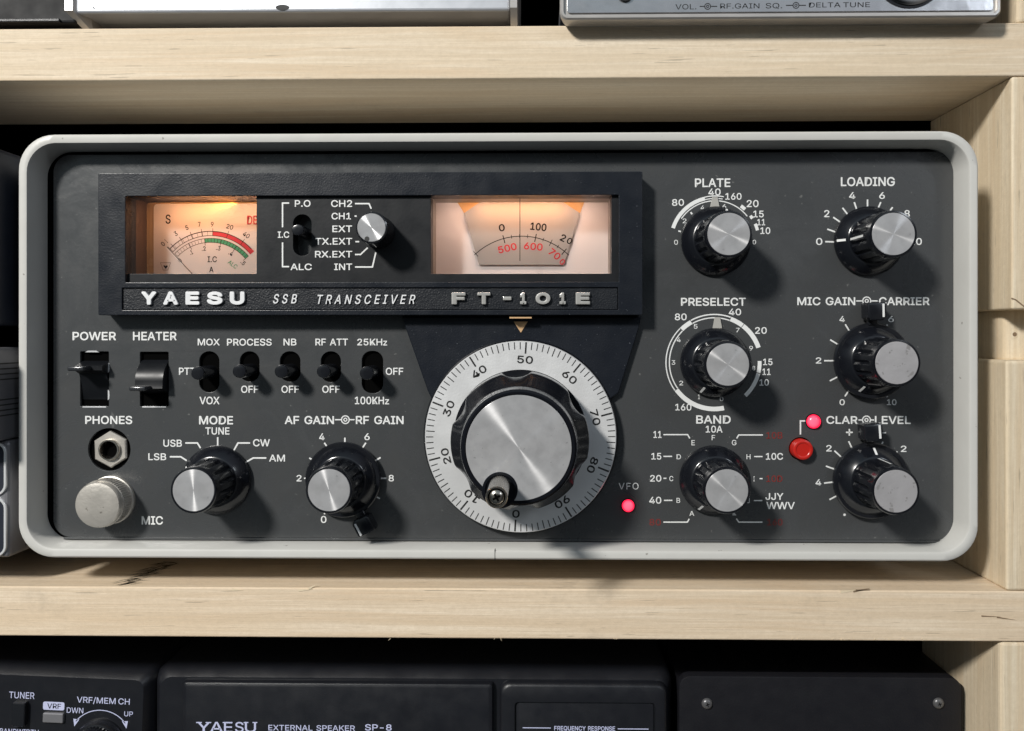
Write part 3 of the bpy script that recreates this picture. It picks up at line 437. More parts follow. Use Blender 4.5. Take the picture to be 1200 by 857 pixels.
for t, x0, x1, y0, y1 in [('MOX',231.7,257.5,397,405), ('PROCESS',266,318.4,397,405.3), ('NB',332.2,347.4,397,405), ('RF  ATT',369.6,407.8,397,405),
        ('25KH',418.7,448,397,405), ('z',449,453.7,399.5,405), ('OFF',282.6,302.7,452,460.6), ('OFF',329.8,350.3,452,460.6), ('OFF',377.6,398.2,452,460.6), ('OFF',452,472.6,431,439.6),
        ('VOX',233.8,257.3,465,474), ('100KH',415.8,450,465,474), ('z',451,456,468,474), ('PTT',209.7,229,431,439.4),
        ('TUNE',240.7,269,501,509.5), ('USB',191.4,213.2,515.3,523.8), ('LSB',173.8,194.8,531.3,539.5), ('CW',296.5,316.3,514.8,523.3), ('AM',315.4,334,533,541),
        ('4',374,380.3,508,516), ('6',427,433.3,508,516), ('2',347.5,353.4,556.7,564.3), ('8',455.4,461.6,556.7,564.3), ('0',376,382.6,604.8,613),
        ('40',830,844.5,221,229.2), ('160',850,869,226.3,234.3), ('20',875,889,234.5,243), ('15',882.7,895,247,255), ('11',887.5,896.7,256.8,264.3), ('10',891,902.7,266.5,274.5), ('80',787.5,801.6,233.4,241.5),
        ('4',995,1002.3,225.3,233.3), ('6',1030.3,1037,225.3,233.4), ('2',965.7,972,246.3,254.7), ('8',1059.7,1066.3,246.3,254.9), ('0',956.3,963.7,279,287.3), ('10',1066,1080.3,279,287.3),
        ('4',983.7,990,370.6,377.5), ('6',1040.8,1047.5,370.6,377.7), ('2',956,962.5,419,426.2), ('0',983.8,990,468,475), ('10',1039.3,1050.6,468,475),
        ('80',790.8,804.7,367.5,375.5), ('40',854,868.5,361.8,369.7), ('20',884.8,898.6,383.5,391.4), ('15',894.2,905.3,420.5,428.2), ('11',893.5,903,432,439.7), ('10',890,901,444.4,452.2), ('160',791.3,810.3,473.3,481.3),
        ('10A',827,846.7,499,507.2), ('11',765.8,775.2,505.3,513.4), ('15',763.3,775,531,538.8), ('20',761.8,775,556.8,564.6), ('40',760.8,775,582.3,590.4),
        ('10C',897.5,917.6,531,539), ('JJY',897,918,578,586), ('WWV',898,931.4,588.5,596.8), ('2',968.2,974.6,521.7,529.2), ('2',1055.6,1062.3,522.4,529.8), ('4',955.6,962.4,561.8,569)]:
    T(mb, t, x0, x1, y0, y1, bold=.020)
for t, x0, x1, y0, y1 in [('F',834,838,510,516), ('E',810.3,814.2,516,522), ('G',857.6,863,515.7,522), ('D',792.8,798,532.5,538.3), ('C',784.4,789,558,564), ('B',792.8,797,583.7,589.4), ('A',808,813.5,599,604.6),
        ('K',858.6,862.8,598.6,604.2), ('J',875.2,878.5,584,589.8), ('I',883,884.2,558.4,564.2), ('H',874.8,879.5,532.5,538.3),
        ('0',790,794.5,281.2,287), ('2',800,804.5,256.3,261.7), ('4',821,825.5,241,246), ('6',846.5,851,239.5,244.5), ('0',882,886,281.2,286.5),
        ('5',813,817.4,380,385.4), ('4',793,797.7,395.5,401), ('3',787,791.3,422.4,427.6), ('2',796,800.5,446.4,451.7), ('1',818,820.2,462.5,467.9), ('0',843.5,847.7,465,470.2), ('7',862.5,866.7,384.4,389.6), ('9',878,882.4,405.5,411), ('8',881.6,885,429,434)]:
    T(mb, t, x0, x1, y0, y1, bold=.010)
T(mb, 'VFO', 725, 748.3, 566, 573.7, bold=-.004, mat=M['print_dim'] if 0 else PR, spacing=1.15)
for t, x0, x1, y0, y1 in [('80',761,774.5,608.2,616), ('10B',898,917,506.4,514.3), ('10D',898,917,557.2,565), ('160',899,917,608.2,616)]:
    T(mb, t, x0, x1, y0, y1, bold=.020, mat=M['print_red'])
LW = 1.8*MM()
def L(o, sc, *paths, w=LW, mat=PR, z=PZ):
    for p in paths: mb.line(crop(o[0], o[1], sc, p, z), w, z, mat)
A1 = (150,470); 
L(A1, 3.53, [(371,150),(371,184)], [(237,174),(287,174),(300,195)], [(173,231),(218,231),(243,247)], [(505,174),(455,174),(436,208)], [(572,236),(518,236),(483,256)],
  [(897,152),(897,184)], [(812,173),(827,195)], [(750,236),(769,247)], [(728,320),(742,320)], [(984,173),(964,203)], [(1045,234),(1010,255)], [(1033,320),(1068,320)], [(1016,391),(1042,404)], [(815,460),(812,469)])
L((930,190), 5.53, [(205,516),(262,518)], [(218,435),(270,453)], [(257,358),(303,390)], [(317,297),(352,342)], [(393,260),(409,307)], [(479,243),(479,292)], [(565,260),(549,297)], [(642,293),(626,314)], [(752,516),(700,517)])
L((920,335), 5.53, [(390,250),(422,302)], [(292,350),(345,382)], [(253,486),(316,486)], [(290,617),(345,588)], [(417,672),(388,717)], [(663,722),(652,697)], [(646,280),(664,252)], w=LW*.95)
L((710,475), 5.217, [(352,180),(500,180),(513,203)], [(352,313),(405,313)], [(352,447),(370,447)], [(355,582),(407,582)], [(352,715),(498,715),(510,695)],
  [(960,182),(812,182),(800,203)], [(907,314),(958,314)], [(940,449),(958,449)], [(905,583),(957,583)], [(957,715),(812,715),(798,693)], w=LW*.8)
L((910,475), 5.53, [(467,233),(489,280)], [(375,295),(418,335)], [(320,395),(372,413)], [(308,505),(362,499)], [(343,612),(390,587)], [(690,237),(672,273)], [(783,300),(763,318)],
  [(155,190),(155,102),(188,102)], [(450,176),(494,176)], [(472,154),(472,198)], [(670,179),(710,179)], w=LW*.95)
for x, y in ((989.6,603.4), (1061.2,547)): mb.poly(circ(1.5*MM(), 14, S(x,y)), PZ, PR)
def knobsym(x, y, x0, x1, mb_=None, z=PZ, mat=PR, k=1):
    q = mb_ or mb; c = S(x, y, z)
    q.arc(c, 3.9*k*MM(z), 5.2*k*MM(z), 0, 360, z, mat, 28); q.arc(c, 1.2*k*MM(z), 2.4*k*MM(z), 0, 360, z, mat, 20)
    q.line(P2(z, (x0,y), (x-5*k,y)), 1.4*MM(z)*k, z, mat); q.line(P2(z, (x+5*k,y), (x1,y)), 1.4*MM(z)*k, z, mat)
knobsym(404.7,492,392.5,415.5); knobsym(1015.7,352.8,1003.5,1028.5); knobsym(1015.4,492.3,1006,1024.5)
u = MM()
c = S(838, 283)                                  # PLATE scale
mb.arc(c, 49.2*u, 53.6*u, 103.5, 162.4, PZ, PR); mb.arc(c, 52.4*u, 53.6*u, 79, 103.5, PZ, PR); mb.arc(c, 49.6*u, 50.6*u, 80, 103.5, PZ, PR)
mb.arc(c, 46.8*u, 48.0*u, 38, 146, PZ, PR); mb.arc(c, 49*u, 53*u, 47, 54, PZ, PR); mb.arc(c, 49*u, 52.5*u, 31.5, 36, PZ, PR); mb.arc(c, 49*u, 52.7*u, 14.5, 23.5, PZ, PR)
for a_ in (164, 130): mb.arc(c, 41.5*u, 44.5*u, a_-1.2, a_+1.2, PZ, PR)
c = S(837, 425)                                  # PRESELECT scale
mb.arc(c, 55.4*u, 56.9*u, 70, 119, PZ, PR); mb.arc(c, 51.6*u, 52.9*u, 70, 119, PZ, PR)
for a0, a1 in ((119.6,134.5), (52.8,69.5), (18.7,52), (216,282)): mb.arc(c, 51.6*u, 56.9*u, a0, a1, PZ, PR)
mb.arc(c, 55.6*u, 56.9*u, 135, 215.5, PZ, PR); mb.arc(c, 51.6*u, 52.9*u, 135, 215.5, PZ, PR)
for a0, a1 in ((-13,2), (-47,-14)): mb.arc(c, 50.5*u, 55*u, a0, a1, PZ, PR)
panel = mb.build('front_panel', (0,0,0), radio)
# a second moulded lip line along the panel's lower edge
mb = MB(); a = S(75, 632); b = S(1105, 626.5); mb.box(a[0], a[1], -.2, b[0], a[1]+.9, .45, M['panel'], .2); mb.build('panel_lip', (0,0,0), radio)

# ---- bezel with the meter windows
BZ = 8.0; LZ = 6.4
mb = MB()
def rpx(x0, y0, x1, y1, z, r=.4): a = S(x0, y1, z); b = S(x1, y0, z); return rrect(a[0], a[1], b[0], b[1], r, 3)
mb.plate([rpx(115,201,753,369.5,BZ,.5), rpx(147,228.5,725,331,BZ,.3), rpx(143,337,724.5,363.5,BZ,.3)], 0.02, BZ, M['bezel'], .25)
bez = mb.build('bezel', (0,0,0), radio)
mb = MB(); 
slotm = rpx(343.5,251.5,365,300,LZ,3.3); 
a_ = S(343.5,300,LZ); b_ = S(365,251.5,LZ); slotm = rrect(a_[0], a_[1], b_[0], b_[1], 3.3, 8)
mb.plate([rpx(146,227.5,726,332,LZ,.2), rpx(149.5,229.5,300.5,321,LZ,.15), rpx(505,229.5,716.5,321,LZ,.15), slotm], .03, LZ, M['plate'], .12)
z = LZ+PZ
for t, x0, x1, y0, y1 in [('P.O',345.5,363.9,234.6,242.6), ('I.C',325.5,339,271.4,279), ('ALC',340.4,365.4,309,316.8), ('CH2',388,412.7,234.6,242.8), ('CH1',388.5,411.3,249.4,257.4),
        ('EXT',389.5,412.7,264.4,272.2), ('TX.EXT',369.4,412.7,279,287), ('RX.EXT',369.2,412.7,294.2,302), ('INT',391.6,412.7,309,316.7)]:
    T(mb, t, x0, x1, y0, y1, z=z, bold=.020)
L((310,190), 4.51, [(130,217),(95,217),(95,345)], [(95,425),(95,553),(130,553)], [(478,220),(552,220),(564,247)], [(476,286),(487,286)], [(480,421),(500,421)], [(478,489),(507,489),(545,453)], [(478,555),(570,555),(588,478)], w=LW*.9, z=z)
mb.build('switch_plate', (0,0,0), bez)
mb = MB()
mb.plate([rpx(143.6,337.6,723.9,362.9,BZ,.2)], .05, 7.35, M['namepl'], .1)
npl = mb.build('nameplate', (0,0,0), bez)
mb = MB()
for ch, x0, x1 in [('Y',167,184.6), ('A',192.4,210), ('E',218.6,234.8), ('S',243.5,262), ('U',270.3,287.6)]:
    T(mb, ch, x0, x1, 342, 357.4, z=7.4, mat=M['raised'], bold=.055, ext=1.0, bev=.012)
T(mb, 'SSB', 320.5, 348.5, 344.8, 356, z=7.4, mat=M['raised'], bold=.012, shear=.28, spacing=1.55, ext=.45)
T(mb, 'TRANSCEIVER', 372.5, 487, 345.5, 356.6, z=7.4, mat=M['raised'], bold=.012, shear=.28, spacing=1.5, ext=.45)
for ch, x0, x1 in [('F',529.5,546), ('T',559.5,575), ('1',609.5,617), ('O',627.5,645), ('1',655.5,663), ('E',674.5,691.3)]:
    T(mb, ch, x0, x1, 343, 357, z=7.4, mat=M['silver_letter'], bold=.035, ext=1.3, bev=.03)
a = S(589.5, 352.3, 7.4); b = S(599.5, 347.8, 7.4); mb.box(a[0], a[1], 7.4, b[0], b[1], 8.4, M['silver_letter'], .3)
mb.build('badge_lettering', (0,0,0), bez)

# ---- left meter
MZ = -8.0
c0 = S(247.5, 338, MZ); k = MM(MZ)
a = S(166,340,MZ); b = S(322,236,MZ)
mb = MB()
wa = S(149.5,321,LZ); wb = S(300.5,229.5,LZ)
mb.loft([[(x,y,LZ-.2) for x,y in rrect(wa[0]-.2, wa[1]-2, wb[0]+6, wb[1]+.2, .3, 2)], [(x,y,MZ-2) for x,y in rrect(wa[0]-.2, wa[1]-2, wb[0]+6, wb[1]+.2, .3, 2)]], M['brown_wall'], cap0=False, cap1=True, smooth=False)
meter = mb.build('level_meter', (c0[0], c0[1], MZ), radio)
meter['label'] = 'amber lit signal meter with curved red and green scales'
mb = MB()
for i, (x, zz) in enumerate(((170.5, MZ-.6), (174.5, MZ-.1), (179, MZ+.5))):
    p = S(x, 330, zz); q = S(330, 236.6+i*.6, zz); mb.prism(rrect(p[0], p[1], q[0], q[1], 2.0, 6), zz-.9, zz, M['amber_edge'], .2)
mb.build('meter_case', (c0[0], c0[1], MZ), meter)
mb = MB(); z = MZ+.62
p = S(180, 326, z); q = S(326, 238.7, z); mb.poly(rrect(p[0], p[1], q[0], q[1], 1.6, 6), z, M['dialface'])
z += .05
def pol(r, a): return (c0[0]+r*k*sin(radians(a)), c0[1]+r*k*cos(radians(a)))
def marc(r0, r1, a0, a1, m, zz=None): mb.arc(c0, r0*k, r1*k, 90-a1, 90-a0, zz or z, m, max(2, int(abs(a1-a0)/2)))
IB = M['ink_brown']
marc(66.4, 67.4, -46, 46, IB); marc(61.5, 62.2, -46, 46, IB); marc(61.4, 67.4, 2.3, 50, M['ink_red'], z-.02)
marc(58.4, 59.0, -46, 50, IB); marc(53.6, 54.2, -46, 50, IB); marc(53.7, 58.9, -7, 50, M['ink_green'], z-.02)
for i in range(10): a_ = -46+i*(48.3/9); mb.line([pol(61.5,a_), pol(67,a_)], .12, z, IB)
for a_ in (-46,-42,-31.5,-20,-9,2.3,17.8,35): mb.line([pol(61.5,a_), pol(70.5,a_)], .2, z+.01, IB)
for i in range(25):
    a_ = -46+i*3.9; mb.line([pol(53.6,a_), pol(58.8,a_)], .12 if i < 10 else .16, z+.01, IB)
for a_ in (-26,-7,12.9,31.7,50): mb.line([pol(50.5,a_), pol(58.8,a_)], .2, z+.01, IB)
def MT(t, x, y, h, m=None, rot=0, w=None):
    c = S(x, y, z); hh = h*k/2; ww = (w or h*.5*len(t))*k/2
    mb.text(t, (c[0]-ww, c[0]+ww, c[1]-hh, c[1]+hh), z+.01, m or M['ink'], bold=.014, rot=rot)
MT('S',197,257,11,w=6); MT('DB',296,258,10.5,M['ink_red'],w=13)
for t,x,y,r,w in [('3',206,274,32,3.2),('5',219,267,18,3.2),('7',233.7,263,8,3),('9',248.7,263,-2,3.2),('20',269.3,266,-16,8),('40',288.7,275.5,-35,8),('0',191,286,45,3.4),('1',194.6,282.6,45,1)]: MT(t,x,y,5.6,rot=r,w=w)
for t,x,y,r,w in [('.1',224,296,24,3.5),('.2',238.7,291.5,7,5),('.3',256,291,-12,5),('.4',270.7,297,-32,5),('.5',285,308,-48,5),('0',210.7,305.3,44,3.2)]: MT(t,x,y,5.2,rot=r,w=w)
MT('I.C',248.7,304,7,w=11); MT('A',247.7,316,6.5,w=5); MT('ALC',272.7,310,5.2,M['ink_green'],-36,12)
mb.line(crop(150,230,7.5,[(285,585),(375,585),(350,650),(310,650)],z), .12, z+.01, IB, closed=True)
mb.poly(crop(150,230,7.5,[(310,612),(322,608),(330,616),(340,608),(352,614),(332,640)],z), z+.015, M['ink'])
mb.build('scale_card', (c0[0], c0[1], MZ), meter)
mb = MB(); mb.line([S(195.5,289.5,z+.8), S(243,340,z+.8)], .22, z+.8, M['ink']); mb.line([S(194.5,290,z+.85), S(215,311,z+.85)], .16, z+.85, M['print'])
mb.build('needle', (c0[0], c0[1], MZ), meter)
mb = MB(); mb.poly(rpx(150,230,300,320.5,LZ-.7,.1), LZ-.7, M['pane']); mb.build('window_pane', (c0[0], c0[1], LZ), meter)

# ---- right dial window
d0 = S(611, 357, MZ)
mb = MB(); wa = S(505,321,LZ); wb = S(716.5,229.5,LZ)
mb.loft([[(x,y,LZ-.2) for x,y in rrect(wa[0]-.1, wa[1]-1, wb[0]+.1, wb[1]+.1, .3, 2)], [(x,y,MZ-3) for x,y in rrect(wa[0]-.1, wa[1]-1, wb[0]+.1, wb[1]+.1, .3, 2)]], M['lt_wall'], cap0=False, cap1=True, smooth=False)
win = mb.build('frequency_window', (d0[0], d0[1], MZ), radio); win['label'] = 'lit frequency dial window with black and red numbers'
mb = MB()
mb.poly(P2(MZ-.9, (500,235),(725,235),(725,330),(500,330)), MZ-.9, M['white_diff'])
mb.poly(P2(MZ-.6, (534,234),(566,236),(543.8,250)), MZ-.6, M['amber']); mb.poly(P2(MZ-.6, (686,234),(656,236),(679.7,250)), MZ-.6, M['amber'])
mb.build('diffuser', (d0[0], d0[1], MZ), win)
mb = MB(); z = MZ
mb.prism(P2(z, (564,236),(658,236),(679.7,250),(660.5,310.5),(561.3,310.5),(543.8,250)), z-.4, z, M['grey_card'])
k = MM(z); z += .05
def pol2(r, a): return (d0[0]+r*k*sin(radians(a)), d0[1]+r*k*cos(radians(a)))
mb.arc(d0, 79.6*k, 80.5*k, 90-44, 90+43.5, z, M['ink'], 40)
for a_, r0, r1, w in [(-42,76,84,.3),(-15,74.5,84,.42),(-8.3,78,82.5,.25),(-1.5,78,82.5,.25),(5.2,78,82.5,.25),(12,75,84.5,.42),(18.7,78,82.5,.25),(25.5,76,84,.3),(32.2,78,82.5,.25),(39,75,84,.42)]:
    mb.line([pol2(r0,a_), pol2(r1,a_)], w*.8, z+.01, M['ink'])
def DT(t, x, y, h, w, m, rot):
    c = S(x, y, z); mb.text(t, (c[0]-w*k/2, c[0]+w*k/2, c[1]-h*k/2, c[1]+h*k/2), z+.01, m, bold=.030, rot=rot)
DT('0',588,267,8.5,7,M['ink'],6); DT('100',631,266,9,19,M['ink'],-6); DT('2',660,279,8.5,6,M['ink'],-26); DT('0',667.5,282.5,7.5,6,M['ink'],-30)
DT('500',594.5,291,8.5,22,M['ink_red'],13); DT('600',625,289,8.5,22,M['ink_red'],-5); DT('70',650,298,8.5,14,M['ink_red'],-38); DT('0',659,307,7,5.5,M['ink_red'],-42)
mb.build('dial_scale', (d0[0], d0[1], MZ), win)
mb = MB(); a = S(609.3, 306, 1); b = S(609.3, 228, 1); mb.box(a[0]-.13, a[1], .9, a[0]+.13, b[1], 1.1, M['ink']); mb.build('hairline', (d0[0], d0[1], MZ), win)
mb = MB(); mb.poly(rpx(505.5,230,716,320.5,LZ-.7,.1), LZ-.7, M['pane']); mb.build('window_pane', (d0[0], d0[1], LZ), win)

# ---- trapezoid dial surround and its index
mb = MB()
mb.prism(P2(2.6, (470.5,371),(752,371),(748,387),(725,461),(712,470),(507,470),(501,458))[::-1], .02, 2.6, M['bezel'], .5)
sur = mb.build('dial_surround', (0,0,0), radio)
mb = MB(); z = 2.75
mb.poly(P2(z, (602,377),(618.5,377),(610.3,390)), z, M['gold']); a = S(597,373.3,7.5); b = S(623,371.6,7.5); mb.box(a[0], a[1], 5, b[0], b[1], 7.5, M['gold'])
mb.build('index_mark', (0,0,0), sur)

# ---- main tuning dial
RZ = 5.0
dc = S(610, 512, RZ); kr = MM(RZ)
mb = MB(); R = 112.3*kr
mb.lathe([(R+.9, .1), (R+.9, 2.2), (R+.2, 3.6)], M['knob'], dc, 96)
mb.lathe([(R, 3.0), (R, 4.7), (R-.25, 5.0), (20, 5.0)], M['ring'], dc, 128, cap0=False)
ZT = RZ+.04
for i in range(100):
    a_ = radians(-90-3.4-3.6*i)
    r0 = {0: 97.5, 5: 101}.get(i % 10 if i % 10 in (0,) else (5 if i % 5 == 0 else 1), 102.5)
    w = .60 if i % 10 == 0 else .33
    mb.line([(dc[0]+r0*kr*cos(a_), dc[1]+r0*kr*sin(a_)), (dc[0]+111*kr*cos(a_), dc[1]+111*kr*sin(a_))], w, ZT, M['dialink'])
for i in range(10):
    ad = -90-3.4-36*i; a_ = radians(ad); c = (dc[0]+90.5*kr*cos(a_), dc[1]+90.5*kr*sin(a_)); t = str(i*10)
    hw = (4.4 if i == 0 else 9.3)*kr
    mb.text(t, (c[0]-hw, c[0]+hw, c[1]-4.6*kr, c[1]+4.6*kr), ZT, M['dialink'], bold=.030, rot=ad-90)
dial = mb.build('tuning_dial', (dc[0], dc[1], 0), radio); dial['label'] = 'large silver tuning dial graduated 0 to 90 around a black knob'
mb = MB()
def lobed(r, z, d, n=180):
    o = []
    for i in range(n):
        a = 2*pi*i/n; q = abs(((math.degrees(a)-93+30) % 60)-30)/12.0
        cut = d*(1-min(1, q)**2) if q < 1 else 0
        o.append((dc[0]+(r-cut)*cos(a), dc[1]+(r-cut)*sin(a), z))
    return o
mb.lathe([(24.45,5.02),(24.45,5.25),(23,5.3)], M['lever'], dc, 96)  # dark disc puts the shade of the finger recesses into colour
mb.loft([lobed(24.1, 5.05, 5.4), lobed(24.3, 6.5, 5.2), lobed(24.3, 12, 3.8), lobed(24.2, 17.5, 2.1), lobed(24.0, 18.8, 1.6), lobed(23.5, 19.5, 1.3), lobed(21.0, 24.6, .1), lobed(20.0, 26.2, 0), lobed(19.6, 27.2, 0), lobed(19.4, 32.2, 0), lobed(19.1, 33.4, 0), lobed(18.4, 34.0, 0), lobed(17.7, 34.0, 0), lobed(17.5, 33.6, 0), lobed(2, 33.6, 0)], M['knob'])
hub = mb.build('tuning_knob', (dc[0], dc[1], 5), dial)
mb = MB(); CZ = 34.0
cc = (dc[0], dc[1]); pc = S(586, 574, CZ)
# disc with a bite for the crank well
well_r = 19.5*MM(CZ); pts = []
for i in range(240):
    a = 2*pi*i/240; p = (cc[0]+17.35*cos(a), cc[1]+17.35*sin(a))
    d = Vector((p[0]-pc[0], p[1]-pc[1]))
    if d.length < well_r: continue
    pts.append((a, p))
# order, starting just after the bite
gap = max(range(len(pts)), key=lambda i: (pts[(i+1) % len(pts)][0]-pts[i][0]) % (2*pi))
pts = [p for _, p in pts[gap+1:]+pts[:gap+1]]
a0 = atan2(pts[-1][1]-pc[1], pts[-1][0]-pc[0]); a1 = atan2(pts[0][1]-pc[1], pts[0][0]-pc[0])
am = atan2(cc[1]-pc[1], cc[0]-pc[0])
def unw(a, ref): return (a-ref+pi) % (2*pi)-pi
u0, u1 = unw(a0, am), unw(a1, am)
inner = [(pc[0]+well_r*cos(am+u0+(u1-u0)*i/30), pc[1]+well_r*sin(am+u0+(u1-u0)*i/30)) for i in range(1, 30)]
mb.plate([pts+inner], 33.7, CZ+.15, M['cap'], .08)
capo = mb.build('dial_cap', (dc[0], dc[1], CZ), dial)
mb = MB(); mb.lathe([(well_r+.7, 22), (well_r+.7, 33.9), (well_r+.2, 34.3), (well_r-.5, 34.3), (well_r-1.0, 33.7), (1, 33.7)], M['knob'], pc, 48)
# crank: knurled grip + screw
g0 = S(585.7, 568, 35); gt = 56.0; gr = 3.35
def knurl(r, z, n=30, d=.16): return [(g0[0]+(r+(d if j % 2 else -d))*cos(2*pi*j/(2*n)), g0[1]+(r+(d if j % 2 else -d))*sin(2*pi*j/(2*n)), z) for j in range(2*n)]
mb.build('crank_well', (pc[0], pc[1], 33), dial)
mb = MB()
mb.loft([knurl(2.6, 34.2, d=0), knurl(2.7, 36, d=0), knurl(3.1, 36.4), knurl(3.15, 54.4), knurl(3.2, 55, d=0), knurl(3.35, 55.2, d=0), knurl(3.35, 55.8, d=0), knurl(3.15, 56.1, d=0), knurl(2.75, 56.1, d=0), knurl(2.7, 55.2, d=0)], M['steel'], smooth=False)
grip = mb.build('crank_handle', (g0[0], g0[1], 34), dial)
mb = MB(); mb.lathe([(2.65, 55.0), (2.65, 55.25), (2.3, 55.3)], M['black'], g0, 40); mb.lathe([(2.2, 55.3), (2.2, 55.7), (1.7, 56.1), (.9, 56.35)], M['screw'], g0, 40)
for a_ in (28, 118):
    d = Vector((cos(radians(a_)), sin(radians(a_))))*1.25; n_ = Vector((-d.y, d.x))*.26
    q = [Vector(g0)+d+n_, Vector(g0)-d+n_, Vector(g0)-d-n_, Vector(g0)+d-n_]; mb.prism([tuple(p) for p in q][::1], 56.1, 56.42+(a_ > 50)*.01, M['black'])
mb.build('screw', (g0[0], g0[1], 55), grip)

# ---- knobs
def flute(r, z, d, n=14, m=168):
    o = []
    for i in range(m):
        a = 2*pi*i/m; ph = (n*a/(2*pi)) % 1; q = abs(ph-.5)*2
        cut = d*(max(0, 1-q/.42))**.6 if q < .42 else 0
        o.append(((r-cut)*cos(a), (r-cut)*sin(a), z))
    return o
def knob_mesh(s=1.0):
    b = MB()
    b.lathe([(12.5,.3), (12.7,.6), (12.7,1.5), (12.45,1.9), (9.5,5.6), (8.8,5.9), (7.5,5.9)], M['knob'], n=72)
    b.loft([flute(8.7,5.7,.7), flute(8.7,6.5,.75), flute(8.45,17.3,.75), flute(8.35,17.9,.5), flute(8.2,18.3,.0), flute(8.15,21.0,0), flute(7.9,21.5,0), flute(7.4,21.6,0), flute(7.3,21.3,0)], M['knob'])
    return b
def cap_mesh(m):
    b = MB(); b.lathe([(7.28,21.0), (7.28,21.45), (7.15,21.6)], m, n=72); return b
def mark_mesh():
    b = MB(); s_ = (1.9-5.6)/(12.45-9.5)
    q = [(12.2,-.42),(12.2,.42),(10.0,.42),(10.0,-.42)]
    m = b.mi(M['print']); b.v += [(x,y,1.98+(12.45-x)*1.254+.03) for x,y in q]; b.f.append((3,0,1,2)); b.fm.append(m); b.sm.append(False)
    b.v += [(8.9,-.4,6.5),(8.9,.4,6.5),(8.62,.4,17.2),(8.62,-.4,17.2)]; b.f.append((4,5,6,7)); b.fm.append(m); b.sm.append(False)
    return b
src = None
def lever_mesh():
    b = MB(); b.lathe([(13.7,.25), (13.9,.5), (13.9,1.6), (13.5,2.0), (12.5,2.0)], M['lever'], n=72)
    b.box(13.0,-1.7,.5, 17.0,1.7,2.6, M['lever'], .4)
    b.prism([(14.8,-2.2),(15.8,-3.4),(20.8,-3.4),(21.2,-3.0),(21.2,3.0),(20.8,3.4),(15.8,3.4),(14.8,2.2)], .6, 6.6, M['lever'], .7)
    b.box(15.9,-2.5,6.4, 20.7,-1.75,6.66, M['print'])
    return b
KNOBS = [  # axis x, y, pointer angle, lever angle or None, dull cap?, label
    (838,283,72,None,0,'plate tuning knob with spun silver cap, upper middle right'),
    (837,425,-117,None,0,'preselector knob inside a nearly full white ring scale'),
    (836,562,-119,None,0,'band selector knob surrounded by the letters A to K'),
    (1017,283,180,None,0,'loading knob with spun silver cap at the upper right'),
    (1019,423,-115,91,1,'microphone gain knob with dull cap and upright lever'),
    (1018,562,88,94,1,'clarifier knob with dull cap and upright lever'),
    (255.5,562,156,None,0,'mode selector knob beside the microphone socket'),
    (404,561,-118,-62,0,'audio gain knob with lever pointing down right')]
first = None
for kx, ky, pa, la, dull, lab in KNOBS:
    c = S(kx, ky)
    if first is None:
        kb = knob_mesh().build('knob', (0,0,0), radio)
        cp = cap_mesh(M['cap']).build('knob_cap', (0,0,0), kb)
        cpd = cap_mesh(M['cap_dull']).build('knob_cap', (0,0,0), None); capd = cpd.data; bpy.data.objects.remove(cpd)
        mk = mark_mesh().build('pointer_mark', (0,0,0), kb)
        lv = lever_mesh().build('lever', (0,0,0), None); levd = lv.data; bpy.data.objects.remove(lv)
        first = (kb, cp, mk)
    else:
        kb = first[0].copy(); col.objects.link(kb); cp = first[1].copy(); col.objects.link(cp); cp.parent = kb; mk = first[2].copy(); col.objects.link(mk); mk.parent = kb
        if dull: cp.data = capd
    kb.parent = radio; kb.location = (Vector((c[0], c[1], 0))-ORI[radio.name])*.001
    kb.rotation_euler = (0, 0, radians(pa)); kb['label'] = lab
    if la is not None:
        lo = bpy.data.objects.new('lever', levd); col.objects.link(lo); lo.parent = kb; lo.rotation_euler = (0, 0, radians(la-pa))
        kb.location.z += .0012
# clear pointers over the two variable capacitor knobs
for kx, ky, y0, y1 in ((838,283,231,243), (841,425,372,385)):
    mb = MB(); mb.prism(P2(.8, (kx-3.2,y0),(kx+3.0,y0),(kx+5.4,y1),(kx-5.6,y1))[::-1], .06, .8, M['pointer'], .1)
    c = S(kx, y1); mb.build('index_pointer', (c[0], c[1], 0), radio)
# small channel knob on the switch plate
kc = S(444, 272.5, LZ)
mb = MB(); mb.lathe([(5.9,LZ+.3),(5.9,LZ+1.2),(5.75,LZ+1.6),(5.7,18.5),(5.5,19.4),(5.1,19.6),(5.0,19.3)], M['lever'], kc, 60)
sk = mb.build('channel_knob', (kc[0], kc[1], LZ), radio)
mb = MB(); mb.lathe([(4.95,19.0),(4.95,19.45),(4.8,19.6)], M['cap'], kc, 60); sc_ = mb.build('knob_cap', (kc[0], kc[1], LZ), sk)
q = S(430, 280, 19.7); mb = MB(); mb.lathe([(.85,19.55),(.85,19.66)], M['slot'], q, 24); mb.build('grub_screw', (q[0], q[1], 19), sk)

